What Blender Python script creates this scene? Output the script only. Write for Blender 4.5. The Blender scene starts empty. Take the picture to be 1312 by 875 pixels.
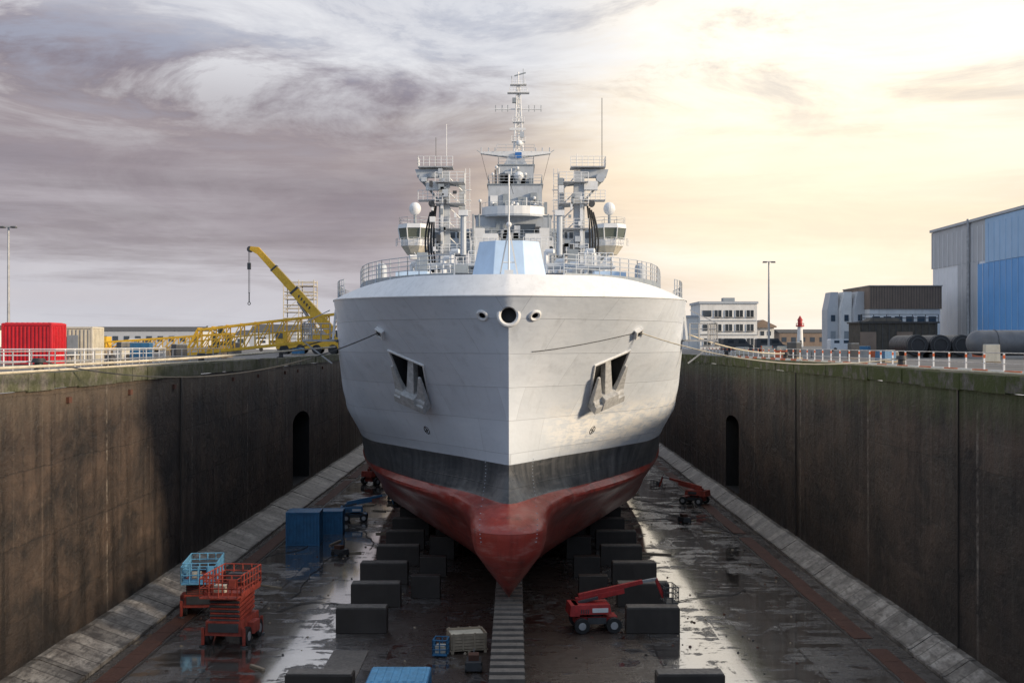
import bpy, bmesh, math, random
import numpy as np
from mathutils import Vector, Matrix
random.seed(7)
scene=bpy.context.scene
# ------------------------------------------------------------------ nodes
def newmat(name):
    m=bpy.data.materials.new(name); m.use_nodes=True
    nt=m.node_tree; b=nt.nodes['Principled BSDF']
    return m,nt,b
class N:
    def __init__(s,nt): s.nt=nt
    def n(s,t,**kw):
        nd=s.nt.nodes.new(t)
        for k,v in kw.items(): setattr(nd,k,v)
        return nd
    def set(s,sock,v):
        if isinstance(v,bpy.types.NodeSocket): s.nt.links.new(v,sock)
        elif isinstance(v,(tuple,list)) and len(v)==3 and sock.type=='RGBA': sock.default_value=(*v,1)
        else: sock.default_value=v
    def math(s,op,a,b=0.0,clamp=False):
        nd=s.n('ShaderNodeMath',operation=op,use_clamp=clamp); s.set(nd.inputs[0],a); s.set(nd.inputs[1],b); return nd.outputs[0]
    def mix(s,f,a,b,blend='MIX'):
        nd=s.n('ShaderNodeMix',data_type='RGBA',blend_type=blend); s.set(nd.inputs[0],f); s.set(nd.inputs[6],a); s.set(nd.inputs[7],b); return nd.outputs[2]
    def noise(s,vec,scale=1,detail=4,rough=.55,dist=0):
        nd=s.n('ShaderNodeTexNoise'); s.set(nd.inputs['Vector'],vec)
        nd.inputs['Scale'].default_value=scale; nd.inputs['Detail'].default_value=detail; nd.inputs['Roughness'].default_value=rough; nd.inputs['Distortion'].default_value=dist
        return nd.outputs[0]
    def mapp(s,vec,scale=(1,1,1),loc=(0,0,0)):
        nd=s.n('ShaderNodeMapping'); s.set(nd.inputs[0],vec); nd.inputs['Scale'].default_value=scale; nd.inputs['Location'].default_value=loc; return nd.outputs[0]
    def rng(s,v,a,b,c=0.0,d=1.0,smooth=False):
        nd=s.n('ShaderNodeMapRange'); 
        if smooth: nd.interpolation_type='SMOOTHSTEP'
        s.set(nd.inputs[0],v)
        for i,x in enumerate((a,b,c,d)): nd.inputs[i+1].default_value=x
        return nd.outputs[0]
    def ramp(s,f,stops):
        nd=s.n('ShaderNodeValToRGB'); s.set(nd.inputs[0],f); el=nd.color_ramp.elements
        while len(el)<len(stops): el.new(.5)
        for e,(p,c) in zip(el,stops): e.position=p; e.color=(*c,1)
        return nd.outputs[0]
    def bump(s,h,strength=.3,dist=.05):
        nd=s.n('ShaderNodeBump'); s.set(nd.inputs['Height'],h); nd.inputs['Strength'].default_value=strength; nd.inputs['Distance'].default_value=dist; return nd.outputs[0]
    def obj(s): return s.n('ShaderNodeTexCoord').outputs['Object']
    def sep(s,v):
        nd=s.n('ShaderNodeSeparateXYZ'); s.set(nd.inputs[0],v); return nd.outputs
    def comb(s,x,y,z=0.0):
        nd=s.n('ShaderNodeCombineXYZ'); s.set(nd.inputs[0],x); s.set(nd.inputs[1],y); s.set(nd.inputs[2],z); return nd.outputs[0]

_mats={}
def M(name,col=None,rough=.55,metal=0,var=.3,scale=1.5,bump=.15,grime=.3,spec=.5):
    if name in _mats: return _mats[name]
    m,nt,b=newmat(name); k=N(nt); o=k.obj()
    n1=k.noise(o,scale,6,.6); n2=k.noise(k.mapp(o,(1.5,1.5,.25)),scale*2.2,4,.6)
    dk=tuple(c*(1-var) for c in col); lt=tuple(min(1,c*(1+var*.5)) for c in col)
    c=k.mix(k.rng(n1,.3,.7),dk,lt)
    gr=k.rng(n2,.52,.75,0,grime)
    c=k.mix(gr,c,tuple(x*.35+.02*y for x,y in zip(col,(1.2,1,.8))))
    k.set(b.inputs['Base Color'],c); k.set(b.inputs['Roughness'],k.rng(n2,.3,.7,max(0,rough-.12),min(1,rough+.15)))
    b.inputs['Metallic'].default_value=metal
    k.set(b.inputs['Normal'],k.bump(k.noise(o,scale*9,3),bump,.02))
    _mats[name]=m; return m
M('steel_white',(.74,.74,.73),.42,var=.08,grime=.2,bump=.05); M('steel_grey',(.28,.31,.33),.5,var=.15,bump=.05); M('steel_mid',(.44,.47,.5),.5,var=.12,grime=.25,bump=.05)
M('anchor_grey',(.5,.5,.49),.6,var=.3,scale=4,grime=.5)
M('pale_blue_paint',(.50,.64,.80),.4,var=.08,grime=.12,bump=.05); M('black_rubber',(.02,.02,.02),.6); M('dark_steel',(.06,.062,.065),.5)
M('recess_shade',(.012,.012,.012),.9)  # near-black colour stands in for the shade inside the wall niches
M('yellow_paint',(.78,.45,.03),.45,var=.2,scale=2.5); M('red_paint',(.42,.03,.028),.5,scale=2.5,grime=.5); M('faded_red_paint',(.34,.055,.035),.6,var=.5,scale=3,grime=.7)
M('container_red',(.55,.015,.025),.5,var=.2,grime=.4); M('blue_paint',(.03,.15,.30),.5,scale=2,grime=.5)
M('light_blue_paint',(.12,.34,.54),.5,scale=2,grime=.55); M('galvanised',(.42,.42,.42),.4,.3); M('rust',(.10,.04,.024),.7,scale=2,grime=.6)
M('timber',(.34,.27,.19),.8,scale=3); M('cream_paint',(.6,.55,.44),.5,var=.15); M('orange_red',(.6,.12,.03),.5)
M('rope_cream',(.6,.53,.4),.8); M('rope_dark',(.05,.05,.05),.8); M('render_white',(.74,.73,.7),.8,var=.12,scale=.5)
M('cladding_white',(.85,.86,.87),.5,var=.06,grime=.1,scale=.3,bump=.03); M('cladding_grey',(.5,.51,.52),.5,var=.08,grime=.12,scale=.3,bump=.03)
M('cladding_blue',(.15,.40,.76),.5,var=.08,grime=.08,scale=.3,bump=.03); M('cladding_pale_blue',(.38,.57,.78),.5,var=.08,grime=.08,scale=.3,bump=.03)
M('cladding_brown',(.24,.175,.13),.7,var=.2,scale=.4); M('roof_dark',(.08,.075,.07),.8); M('concrete_pale',(.36,.34,.31),.85)
M('concrete_dark',(.042,.034,.028),.5,scale=.8,grime=.6); M('camo_dark',(.08,.07,.055),.8); M('bollard_black',(.03,.03,.032),.5); M('tank_grey',(.13,.135,.145),.45,scale=.7)
M('block_concrete',(.15,.13,.11),.6,scale=2,grime=.7)
def glassmat(name,col,rough=.08):
    m,nt,b=newmat(name); k=N(nt); n=k.noise(k.obj(),.7,2)
    k.set(b.inputs['Base Color'],k.mix(n,tuple(c*.6 for c in col),col)); b.inputs['Roughness'].default_value=rough; b.inputs['IOR'].default_value=1.7; _mats[name]=m
glassmat('window_glass',(.05,.06,.07)); glassmat('bridge_glass',(.17,.19,.155)); glassmat('screen_blue',(.02,.16,.5),.3)

# ------------------------------------------------------------------ mesh builder
class MB:
    def __init__(s,M0=None): s.v=[];s.f=[];s.mi=[];s.mats=[];s.T=M0 or Matrix()
    def add(s,vs,fs,mat):
        o=len(s.v); s.v+=[tuple(s.T@Vector(v)) for v in vs]
        if mat not in s.mats: s.mats.append(mat)
        i=s.mats.index(mat)
        for f in fs: s.f.append([o+q for q in f]); s.mi.append(i)
    def box(s,c,d,mat,rz=0,top=(1,1),sh=(0,0)):
        x,y,z=[q/2 for q in d]; R=Matrix.Rotation(rz,3,'Z'); c=Vector(c); vs=[]
        for zz,(a,b),(sx,sy) in ((-z,(1,1),(0,0)),(z,top,sh)):
            for px,py in((-x,-y),(x,-y),(x,y),(-x,y)): vs.append(c+R@Vector((px*a+sx,py*b+sy,zz)))
        s.add(vs,[(0,3,2,1),(4,5,6,7),(0,1,5,4),(1,2,6,5),(2,3,7,6),(3,0,4,7)],mat)
    def bb(s,x0,x1,y0,y1,z0,z1,mat): s.box(((x0+x1)/2,(y0+y1)/2,(z0+z1)/2),(abs(x1-x0),abs(y1-y0),abs(z1-z0)),mat)
    def beam(s,p,q,w,h,mat,w2=None,h2=None):
        p=Vector(p);q=Vector(q);d=(q-p).normalized()
        up=Vector((0,0,1)) if abs(d.z)<.95 else Vector((0,1,0))
        r=d.cross(up).normalized(); u=r.cross(d); w2=w2 or w;h2=h2 or h; vs=[]
        for c,a,b in((p,w,h),(q,w2,h2)):
            for i,j in((-1,-1),(1,-1),(1,1),(-1,1)): vs.append(c+r*i*a/2+u*j*b/2)
        s.add(vs,[(0,3,2,1),(4,5,6,7),(0,1,5,4),(1,2,6,5),(2,3,7,6),(3,0,4,7)],mat)
    def cyl(s,p,q,r,mat,r2=None,n=10):
        p=Vector(p);q=Vector(q);d=(q-p).normalized(); r2=r if r2 is None else r2
        up=Vector((0,0,1)) if abs(d.z)<.95 else Vector((0,1,0))
        a=d.cross(up).normalized();b=a.cross(d); vs=[]
        for c,rr in((p,r),(q,r2)):
            for i in range(n):
                t=2*math.pi*i/n; vs.append(c+a*math.cos(t)*rr+b*math.sin(t)*rr)
        fs=[(i,(i+1)%n,n+(i+1)%n,n+i) for i in range(n)]+[tuple(range(n-1,-1,-1)),tuple(range(n,2*n))]
        s.add(vs,fs,mat)
    def path(s,pts,r,mat,n=6):
        for a,b in zip(pts,pts[1:]): s.cyl(a,b,r,mat,n=n)
    def sph(s,c,r,mat,n=14,m=8,sz=1):
        vs=[];c=Vector(c)
        for j in range(m+1):
            ph=math.pi*j/m
            for i in range(n):
                t=2*math.pi*i/n; vs.append(c+Vector((math.sin(ph)*math.cos(t),math.sin(ph)*math.sin(t),math.cos(ph)*sz))*r)
        fs=[(j*n+i,(j+1)*n+i,(j+1)*n+(i+1)%n,j*n+(i+1)%n) for j in range(m) for i in range(n)]
        s.add(vs,fs,mat)
    def ring(s,c,ax,R,r,mat,n=28,m=8):
        c=Vector(c);ax=Vector(ax).normalized();up=Vector((0,0,1)) if abs(ax.z)<.9 else Vector((1,0,0))
        a=ax.cross(up).normalized();b=a.cross(ax);vs=[]
        for i in range(n):
            t=2*math.pi*i/n;e=a*math.cos(t)+b*math.sin(t)
            for j in range(m):
                u=2*math.pi*j/m; vs.append(c+e*(R+r*math.cos(u))+ax*r*math.sin(u))
        s.add(vs,[(i*m+j,((i+1)%n)*m+j,((i+1)%n)*m+(j+1)%m,i*m+(j+1)%m) for i in range(n) for j in range(m)],mat)
    def rail(s,pts,mat,h=1.05,sp=1.5,r=.03,rails=3,postr=None):
        postr=postr or r*1.2
        for a,b in zip(pts,pts[1:]):
            a=Vector(a);b=Vector(b);L=(b-a).length;n=max(1,round(L/sp))
            for i in range(n+1):
                p=a.lerp(b,i/n); s.cyl(p,p+Vector((0,0,h)),postr,mat,n=5)
            for k in range(rails):
                z=Vector((0,0,h*(k+1)/rails)); s.cyl(a+z,b+z,r,mat,n=5)
    def prism(s,pts,h0,h1,mat):
        n=len(pts); vs=[(x,y,h0) for x,y in pts]+[(x,y,h1) for x,y in pts]
        s.add(vs,[(i,(i+1)%n,n+(i+1)%n,n+i) for i in range(n)]+[tuple(range(n-1,-1,-1)),tuple(range(n,2*n))],mat)
    def obj(s,name,parent=None,smooth=False,bevel=0,origin=None):
        me=bpy.data.meshes.new(name); me.from_pydata(s.v,[],s.f)
        for m in s.mats: me.materials.append(_mats[m] if isinstance(m,str) else m)
        for p,i in zip(me.polygons,s.mi): p.material_index=i
        bm=bmesh.new(); bm.from_mesh(me); bmesh.ops.recalc_face_normals(bm,faces=bm.faces); bm.to_mesh(me); bm.free()
        if smooth: me.polygons.foreach_set('use_smooth',[True]*len(me.polygons)); me.set_sharp_from_angle(angle=math.radians(35))
        ob=bpy.data.objects.new(name,me); scene.collection.objects.link(ob)
        if parent: ob.parent=parent; ob.location=-parent.location
        elif origin:
            me.transform(Matrix.Translation(-Vector(origin))); ob.location=origin
        if bevel:
            md=ob.modifiers.new('bevel','BEVEL'); md.width=bevel; md.segments=2; md.limit_method='ANGLE'
        return ob
def empty(name,loc=(0,0,0)):
    e=bpy.data.objects.new(name,None); e.location=loc; scene.collection.objects.link(e); return e
def TR(x,y,z,rz=0,sc=1): return Matrix.Translation((x,y,z))@Matrix.Rotation(rz,4,'Z')@Matrix.Scale(sc,4)

# ------------------------------------------------------------------ constants
CAMZ=15.75; QZ=14.3; WL=-22.6; WR=21.6; YN=2.0; YF=262.0; AX=-.35
# ------------------------------------------------------------------ materials: floor, wall, quay
def wall_mat():
    m,nt,b=newmat('dock_wall_concrete');k=N(nt);o=k.obj();x,y,z=k.sep(o)
    along=k.math('ADD',x,y)
    st=k.noise(k.mapp(o,(.7,.7,.06)),1.2,6,.65); bl=k.noise(k.mapp(o,(1,.8,1.3)),.26,8,.7,.4); fine=k.noise(o,1.8,7,.75)
    c=k.mix(k.rng(bl,.38,.62),(.013,.009,.007),(.075,.049,.034))
    c=k.mix(k.rng(st,.5,.66,0,.75),c,(.010,.008,.006))
    st2=k.noise(k.mapp(o,(1.9,1.9,.03),(9,3,0)),1.0,5,.6)
    c=k.mix(k.rng(st2,.60,.70,0,.35),c,(.15,.12,.095))
    c=k.mix(k.rng(fine,.56,.70,0,.55),c,(.115,.088,.066))
    c=k.mix(k.rng(fine,.30,.42,.6,0),c,(.008,.006,.005))
    lay=k.noise(k.mapp(o,(.05,.05,1.3)),1.0,4,.6)
    c=k.mix(k.rng(lay,.55,.7,0,.4),c,(.02,.015,.012))
    br=k.n('ShaderNodeTexBrick'); k.set(br.inputs['Vector'],k.comb(k.math('ADD',along,k.math('MULTIPLY',fine,.12)),k.math('ADD',z,k.math('MULTIPLY',bl,.6)))); br.inputs['Scale'].default_value=1
    br.inputs['Brick Width'].default_value=11.5; br.inputs['Row Height'].default_value=3.4; br.inputs['Mortar Size'].default_value=.03; br.offset=0.0
    br.inputs['Color1'].default_value=(.7,.7,.7,1); br.inputs['Color2'].default_value=(1.2,1.17,1.12,1); br.inputs['Mortar'].default_value=(.6,.58,.55,1)
    c=k.mix(.8,c,br.outputs[0],'MULTIPLY')
    jt=k.math('ABSOLUTE',k.math('SUBTRACT',k.math('FRACT',k.math('DIVIDE',k.math('ADD',along,k.math('MULTIPLY',st,.5)),17.0)),.5))
    c=k.mix(k.math('MULTIPLY',k.rng(jt,.004,.009,1,0),k.rng(fine,.42,.6,0,.8)),c,(.26,.22,.18))
    wet=k.rng(k.math('ADD',z,k.math('MULTIPLY',bl,9.0)),4,10,.8,0)
    c=k.mix(wet,c,(.010,.008,.007))
    tz=k.math('ADD',z,k.math('MULTIPLY',k.noise(k.mapp(o,(1.6,1.6,.3)),1.3,6,.75),5.5))
    top=k.rng(tz,14.3,16.2)
    c=k.mix(k.math('MULTIPLY',top,k.rng(x,-5,5,.6,.9)),c,k.mix(k.rng(x,-5,5),(.13,.10,.07),(.055,.07,.016)))
    k.set(b.inputs['Base Color'],c); k.set(b.inputs['Roughness'],k.math('SUBTRACT',k.rng(st,.35,.65,.85,.45),k.math('MULTIPLY',wet,.2)))
    h=k.math('ADD',k.math('MULTIPLY',fine,1.0),k.math('ADD',k.math('MULTIPLY',br.outputs[1],-.5),k.math('MULTIPLY',bl,1.4)))
    k.set(b.inputs['Normal'],k.bump(h,.9,.16)); return m
def floor_mat():
    m,nt,b=newmat('wet_dock_floor');k=N(nt);o=k.obj();x,y,z=k.sep(o)
    big=k.noise(k.mapp(o,(.13,.07,1)),1,4,.6,.4); mid=k.noise(k.mapp(o,(.42,.30,1)),1,9,.7,.5); fine=k.noise(o,3,6,.75)
    strk=k.noise(k.mapp(o,(.22,1.1,1),(4,2,0)),1,6,.65)
    br=k.n('ShaderNodeTexBrick'); k.set(br.inputs['Vector'],k.comb(k.math('ADD',y,k.math('MULTIPLY',mid,.6)),k.math('ADD',x,k.math('MULTIPLY',mid,.4)))); br.inputs['Scale'].default_value=1
    br.inputs['Brick Width'].default_value=6.5; br.inputs['Row Height'].default_value=3.7; br.inputs['Mortar Size'].default_value=.06
    br.inputs['Color1'].default_value=(.6,.6,.6,1); br.inputs['Color2'].default_value=(1.3,1.3,1.3,1); br.inputs['Mortar'].default_value=(.15,.13,.1,1)
    c=k.mix(k.rng(mid,.3,.7),(.05,.04,.034),(.24,.215,.19))
    c=k.mix(k.rng(strk,.5,.62,0,.8),c,(.035,.025,.019))
    c=k.mix(k.rng(fine,.55,.75,0,.6),c,(.03,.022,.018))
    c=k.mix(.85,c,br.outputs[0],'MULTIPLY')
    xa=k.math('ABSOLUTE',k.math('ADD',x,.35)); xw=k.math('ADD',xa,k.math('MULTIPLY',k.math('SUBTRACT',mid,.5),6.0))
    cen_shade=k.rng(xw,5.8,9.2,1,0,True)
    c=k.mix(k.math('MULTIPLY',cen_shade,.82),c,(.030,.015,.009))  # brown centre band: shade under the ship painted into the floor colour
    band=k.rng(k.math('ABSOLUTE',k.math('SUBTRACT',xa,12.0)),2.0,7.0,.05,-.02)
    w=k.math('ADD',k.math('ADD',k.math('MULTIPLY',big,.38),k.math('MULTIPLY',mid,.62)),band)
    w=k.math('ADD',w,k.math('MULTIPLY',k.math('SUBTRACT',strk,.5),.34))
    w=k.math('SUBTRACT',w,k.math('MULTIPLY',cen_shade,.035)); w=k.math('ADD',w,k.math('MULTIPLY',br.outputs[1],.03))
    pud=k.rng(w,.488,.52,0,1,True)
    damp=k.rng(w,.32,.47,0,1)
    c=k.mix(k.math('MULTIPLY',damp,.4),c,(.03,.024,.02)); 
    k.set(b.inputs['Base Color'],c)
    r=k.math('SUBTRACT',.46,k.math('MULTIPLY',damp,.22)); r=k.math('SUBTRACT',r,k.math('MULTIPLY',pud,.18))
    r=k.math('ADD',r,k.math('MULTIPLY',k.math('SUBTRACT',fine,.5),.22),True)
    k.set(b.inputs['Roughness'],r); k.set(b.inputs['IOR'],k.math('ADD',1.5,k.math('ADD',k.math('MULTIPLY',damp,.6),k.math('MULTIPLY',pud,.7))))
    k.set(b.inputs['Coat Weight'],pud); b.inputs['Coat Roughness'].default_value=.06; b.inputs['Coat IOR'].default_value=1.85
    h=k.math('MULTIPLY',k.math('ADD',k.math('ADD',k.math('MULTIPLY',fine,.6),k.math('MULTIPLY',strk,.8)),k.math('MULTIPLY',mid,1.3)),k.math('SUBTRACT',1.10,pud))
    k.set(b.inputs['Normal'],k.bump(h,.7,.08)); return m
def quay_mat():
    m,nt,b=newmat('quay_asphalt');k=N(nt);o=k.obj()
    n=k.noise(o,.12,6,.6); f=k.noise(o,3,5,.7)
    c=k.mix(k.rng(n,.3,.7),(.09,.085,.08),(.2,.19,.18)); c=k.mix(k.rng(f,.5,.8,0,.5),c,(.06,.055,.05))
    k.set(b.inputs['Base Color'],c); b.inputs['Roughness'].default_value=.85; k.set(b.inputs['Normal'],k.bump(f,.4,.03)); return m
def coping_mat():
    m,nt,b=newmat('mossy_coping');k=N(nt);o=k.obj();x,y,z=k.sep(o)
    n=k.noise(o,.9,6,.7,.3); f=k.noise(o,4,6,.78)
    c=k.mix(k.rng(f,.3,.7),(.05,.042,.034),(.25,.225,.19)); c=k.mix(k.rng(n,.48,.62,0,.75),c,(.035,.03,.024))
    moss=k.math('MULTIPLY',k.rng(k.math('ADD',n,k.math('MULTIPLY',f,.3)),.52,.66),k.rng(x,-30,15,.45,1))
    c=k.mix(moss,c,(.065,.078,.016)); k.set(b.inputs['Base Color'],c); b.inputs['Roughness'].default_value=.9
    k.set(b.inputs['Normal'],k.bump(k.math('ADD',n,f),.9,.1)); return m
def curb_mat():
    m,nt,b=newmat('sloped_kerb_concrete');k=N(nt);o=k.obj();x,y,z=k.sep(o)
    n=k.noise(o,.8,6,.7); f=k.noise(k.mapp(o,(5,1.2,5)),1,5,.7)
    c=k.mix(k.rng(n,.35,.65),(.08,.066,.054),(.34,.31,.27)); c=k.mix(k.rng(f,.48,.64,0,.8),c,(.04,.033,.026))
    w=k.n('ShaderNodeTexBrick'); k.set(w.inputs['Vector'],k.comb(y,z)); w.inputs['Scale'].default_value=1; w.inputs['Brick Width'].default_value=1.6; w.inputs['Row Height'].default_value=5; w.inputs['Mortar Size'].default_value=.05
    w.inputs['Color1'].default_value=(.55,.55,.55,1); w.inputs['Color2'].default_value=(1.35,1.35,1.35,1); w.inputs['Mortar'].default_value=(.2,.18,.15,1)
    c=k.mix(.9,c,w.outputs[0],'MULTIPLY')
    k.set(b.inputs['Base Color'],c); b.inputs['Roughness'].default_value=.45; k.set(b.inputs['Normal'],k.bump(k.math('ADD',n,f),.7,.06)); return m
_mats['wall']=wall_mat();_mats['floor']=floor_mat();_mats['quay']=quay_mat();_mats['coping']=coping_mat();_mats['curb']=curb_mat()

# ------------------------------------------------------------------ dock
b=MB(); B=4000
b.add([(-B,-B,QZ),(B,-B,QZ),(B,B,QZ),(-B,B,QZ),(WL-.9,YN,QZ),(WR+.9,YN,QZ),(WR+.9,YF,QZ),(WL-.9,YF,QZ)],
      [(0,1,5,4),(1,2,6,5),(2,3,7,6),(3,0,4,7)],'quay'); b.obj('quay_ground')
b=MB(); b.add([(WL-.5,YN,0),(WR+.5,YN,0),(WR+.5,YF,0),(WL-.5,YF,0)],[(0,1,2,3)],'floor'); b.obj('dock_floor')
def dockwall(X,sgn,ny0,ny1):
    b=MB(); zt=13.55; z0=-.2; nb=1.2; r=(ny1-ny0)/2; top=8.6; cy=(ny0+ny1)/2
    arch=[(ny0,nb)]+[(cy-r*math.cos(t),top-r*.25+r*.25*math.sin(t)) for t in [math.pi*i/12 for i in range(13)]]+[(ny1,nb)]
    b.add([(X,YN,z0),(X,ny0,z0),(X,ny0,zt),(X,YN,zt)],[(0,1,2,3)],'wall')
    b.add([(X,ny1,z0),(X,YF,z0),(X,YF,zt),(X,ny1,zt)],[(0,1,2,3)],'wall')
    b.add([(X,ny0,z0),(X,ny1,z0),(X,ny1,nb),(X,ny0,nb)],[(0,1,2,3)],'wall')
    a=arch[1:-1]
    vs=[(X,y,z) for y,z in a]+[(X,ny1,zt),(X,ny0,zt)]
    b.add(vs,[tuple(range(len(vs)))],'wall')
    D=X+sgn*4.5; n=len(arch)
    vs=[(X,y,z) for y,z in arch]+[(D,y,z) for y,z in arch]
    b.add(vs,[(i,i+1,n+i+1,n+i) for i in range(n-1)]+[tuple(range(n,2*n)),(0,n-1,2*n-1,n)],'recess_shade')
    y=YN
    while y<YF:
        L=min(random.uniform(2.6,3.6),YF-y); o=random.uniform(.08,.18)
        b.bb(X-o*sgn,X+sgn*.95,y,y+L-.03,zt+random.uniform(-.05,.04),QZ+random.uniform(.0,.07),'coping'); y+=L
    return b
b=dockwall(WL,-1,119,128.5)
for y in (50.4,79): b.beam((WL+.04,y,.9),(WL+.04,y,13.5),.1,.12,'concrete_dark')
for i in range(10):
    y=36+i*11+random.uniform(-3,3); b.box((WL+.05,y,12.9),(.2,.4,.3),'rust')
b.obj('dock_wall')
b=dockwall(WR,1,113,120)
for y in (57,90): b.beam((WR-.04,y,.9),(WR-.04,y,13.5),.08,.1,'concrete_dark')
b.obj('dock_wall')
b=MB(); b.add([(WL-.9,YF,-.2),(WR+.9,YF,-.2),(WR+.9,YF,QZ),(WL-.9,YF,QZ)],[(0,1,2,3)],'wall'); 
b.add([(WL-.9,YN,-.2),(WR+.9,YN,-.2),(WR+.9,YN,QZ),(WL-.9,YN,QZ)],[(0,1,2,3)],'wall'); b.obj('dock_end_wall')
for X,s,w in ((WL,1,2.5),(WR,-1,1.6)):
    b=MB(); zt=.95; y=YN
    while y<YF:
        L=min(4.8,YF-y); j=random.uniform(-.04,.04); y1=y+L-.05; vs=[]
        for yy in (y,y1): vs+=[(X,yy,zt+j),(X+s*.35,yy,zt+j),(X+s*(w-.15),yy,.22+j),(X+s*w,yy,.2+j),(X+s*w,yy,-.1)]
        b.add(vs,[(i,i+1,5+i+1,5+i) for i in range(4)]+[(0,1,2,3,4),(9,8,7,6,5)],'curb'); y+=L
    b.obj('sloped_kerb')
for s,x in ((-1,-19.1),(1,18.6)):
    b=MB(); y=36
    while y<200:
        L=random.uniform(2.0,2.6)
        if random.random()<.88: b.box((x+random.uniform(-.05,.05),y+L/2,.02),(1.0,L-.04,.035),'rust',rz=random.uniform(-.01,.01))
        y+=L
    b.bb(x-s*.75,x-s*.62,30,200,.0,.03,'concrete_dark')
    b.obj('rusty_drain_cover')
b=MB(); y=36
while y<190:
    b.bb(AX-.8,AX+.8,y,y+.62,0.005,1.3,'concrete_dark'); b.bb(AX-.76,AX+.76,y+.03,y+.6,1.3,1.62+random.uniform(0,.05),'block_concrete')
    b.bb(AX-.45,AX+.45,y+.62,y+1.1,.004,1.05,'concrete_dark'); y+=1.1
b.obj('keel_block_row',bevel=.02)
b=MB()
for sx in (-1,1):
    for i,y in enumerate([50.8,63.6,70,76.6,83,89.5,96,102.5,109,115.5,122,128.5]):
        xo=AX+sx*8.0+random.uniform(-.25,.25); wd=random.uniform(2.7,3.2); r_=random.uniform(-.02,.02)
        b.box((xo,y+.45,.68),(wd,.9,1.35),'concrete_dark',rz=r_); b.box((xo,y+.45,1.39),(wd-.1,.85,.08),'block_concrete',rz=r_)
    for i,y in enumerate([72.5,79,85.5,92,98.5,105,112,119]):
        xo=AX+sx*(5.2 if i<2 else 5.0); hh=1.65 if i>1 else 1.35
        b.box((xo,y+.4,hh/2),(1.8,.8,hh),'concrete_dark')
b.obj('bilge_block',bevel=.03)
b=MB(); b.bb(-9.3,-7.5,54.5,60,.004,.04,'block_concrete'); b.obj('concrete_slab')

# ------------------------------------------------------------------ SHIP
ship=empty('naval_supply_ship',(AX,62,1.7))
S=[0,.25,.7,1.5,3,5,8,12,17,23,30,40,55,128]
T={1.7:(64.9,[0,.06,.1,.16,.25,.4,.9,2.0,3.2,4.9,6.8,9.7,12.0,12.6]),
2.1:(63.9,[0,.16,.25,.35,.5,.65,1.1,2.2,3.7,5.6,7.7,10.6,12.8,13.2]),
2.7:(63.0,[0,.33,.52,.68,.85,.95,1.4,2.6,4.2,6.2,8.4,11.1,13.0,13.5]),
3.5:(62.3,[0,.58,.9,1.18,1.35,1.45,1.8,3.0,4.7,6.9,9.0,11.3,13.1,13.8]),
4.6:(61.6,[0,.8,1.35,1.75,1.95,2.0,2.2,3.3,5.4,7.9,9.8,11.8,13.3,13.8]),
5.6:(61.5,[0,.82,1.4,1.85,2.1,2.2,2.7,4.3,6.5,8.7,10.6,12.4,13.6,13.8]),
6.4:(62.6,[0,.62,1.05,1.45,1.85,2.3,3.4,5.6,7.9,9.9,11.4,12.9,13.7,13.8]),
6.9:(64.6,[0,.3,.55,.9,1.5,2.4,4.1,6.2,8.4,10.6,11.8,13.1,13.7,13.8]),
8.9:(66.2,[0,.2,.48,.95,1.8,2.9,4.8,7.2,9.9,11.4,12.4,13.4,13.8,13.8]),
11.:(66.0,[0,.2,.56,1.15,2.2,3.6,5.9,8.7,11.2,12.4,13.4,13.7,13.8,13.8]),
13.:(65.2,[0,.25,.7,1.4,2.75,4.5,7.1,9.7,11.6,12.7,13.4,13.8,13.8,13.8]),
15.:(64.0,[0,.4,1.05,2.0,3.75,5.7,8.3,10.4,11.8,12.7,13.5,13.8,13.8,13.8]),
17.:(62.8,[0,.8,1.8,3.0,5.0,7.0,9.2,10.8,11.8,12.7,13.5,13.8,13.8,13.8]),
18.3:(62.0,[0,1.2,2.4,3.9,6.0,7.8,9.6,11.0,11.9,12.7,13.5,13.8,13.8,13.8])}
def pchip(x,y,xi):
    x=np.array(x,float);y=np.array(y,float);h=np.diff(x);d=np.diff(y)/h;m=np.zeros(len(x))
    for i in range(1,len(x)-1):
        if d[i-1]*d[i]>0:
            w1=2*h[i]+h[i-1];w2=h[i]+2*h[i-1];m[i]=(w1+w2)/(w1/d[i-1]+w2/d[i])
    m[0]=d[0];m[-1]=d[-1]
    xi=np.atleast_1d(xi); k=np.clip(np.searchsorted(x,xi)-1,0,len(x)-2);t=(xi-x[k])/h[k]
    return (2*t**3-3*t**2+1)*y[k]+(t**3-2*t**2+t)*h[k]*m[k]+(-2*t**3+3*t**2)*y[k+1]+(t**3-t**2)*h[k]*m[k+1]
zk=sorted(T); 
zrows=np.concatenate([np.linspace(1.7,7.2,34),np.linspace(7.2,18.3,40)[1:]])
scol=np.concatenate([[0,.06,.14,.25,.4,.6,.85,1.15,1.5,1.95,2.5],np.linspace(3,40,62),[44,48,52,58,70,90,128]])
y0=pchip(zk,[T[z][0] for z in zk],zrows)
tab=np.array([pchip(zk,[T[z][1][j] for z in zk],zrows) for j in range(len(S))]).T
HB=np.array([pchip(S,tab[i],scol) for i in range(len(zrows))])
HB[:,0]=0
def zadj(z,s): return z+max(0,(z-15))/3.3*.55*min(1,s/30)
nr,nc=HB.shape
vs=[];idx={}
for i in range(nr):
    for j in range(-(nc-1),nc):
        a=abs(j); idx[i,j]=len(vs); vs.append((AX+(1 if j>0 else -1)*HB[i,a],y0[i]+scol[a] if a<nc-1 else 191.0,zadj(zrows[i],scol[a])))
fs=[]
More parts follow.
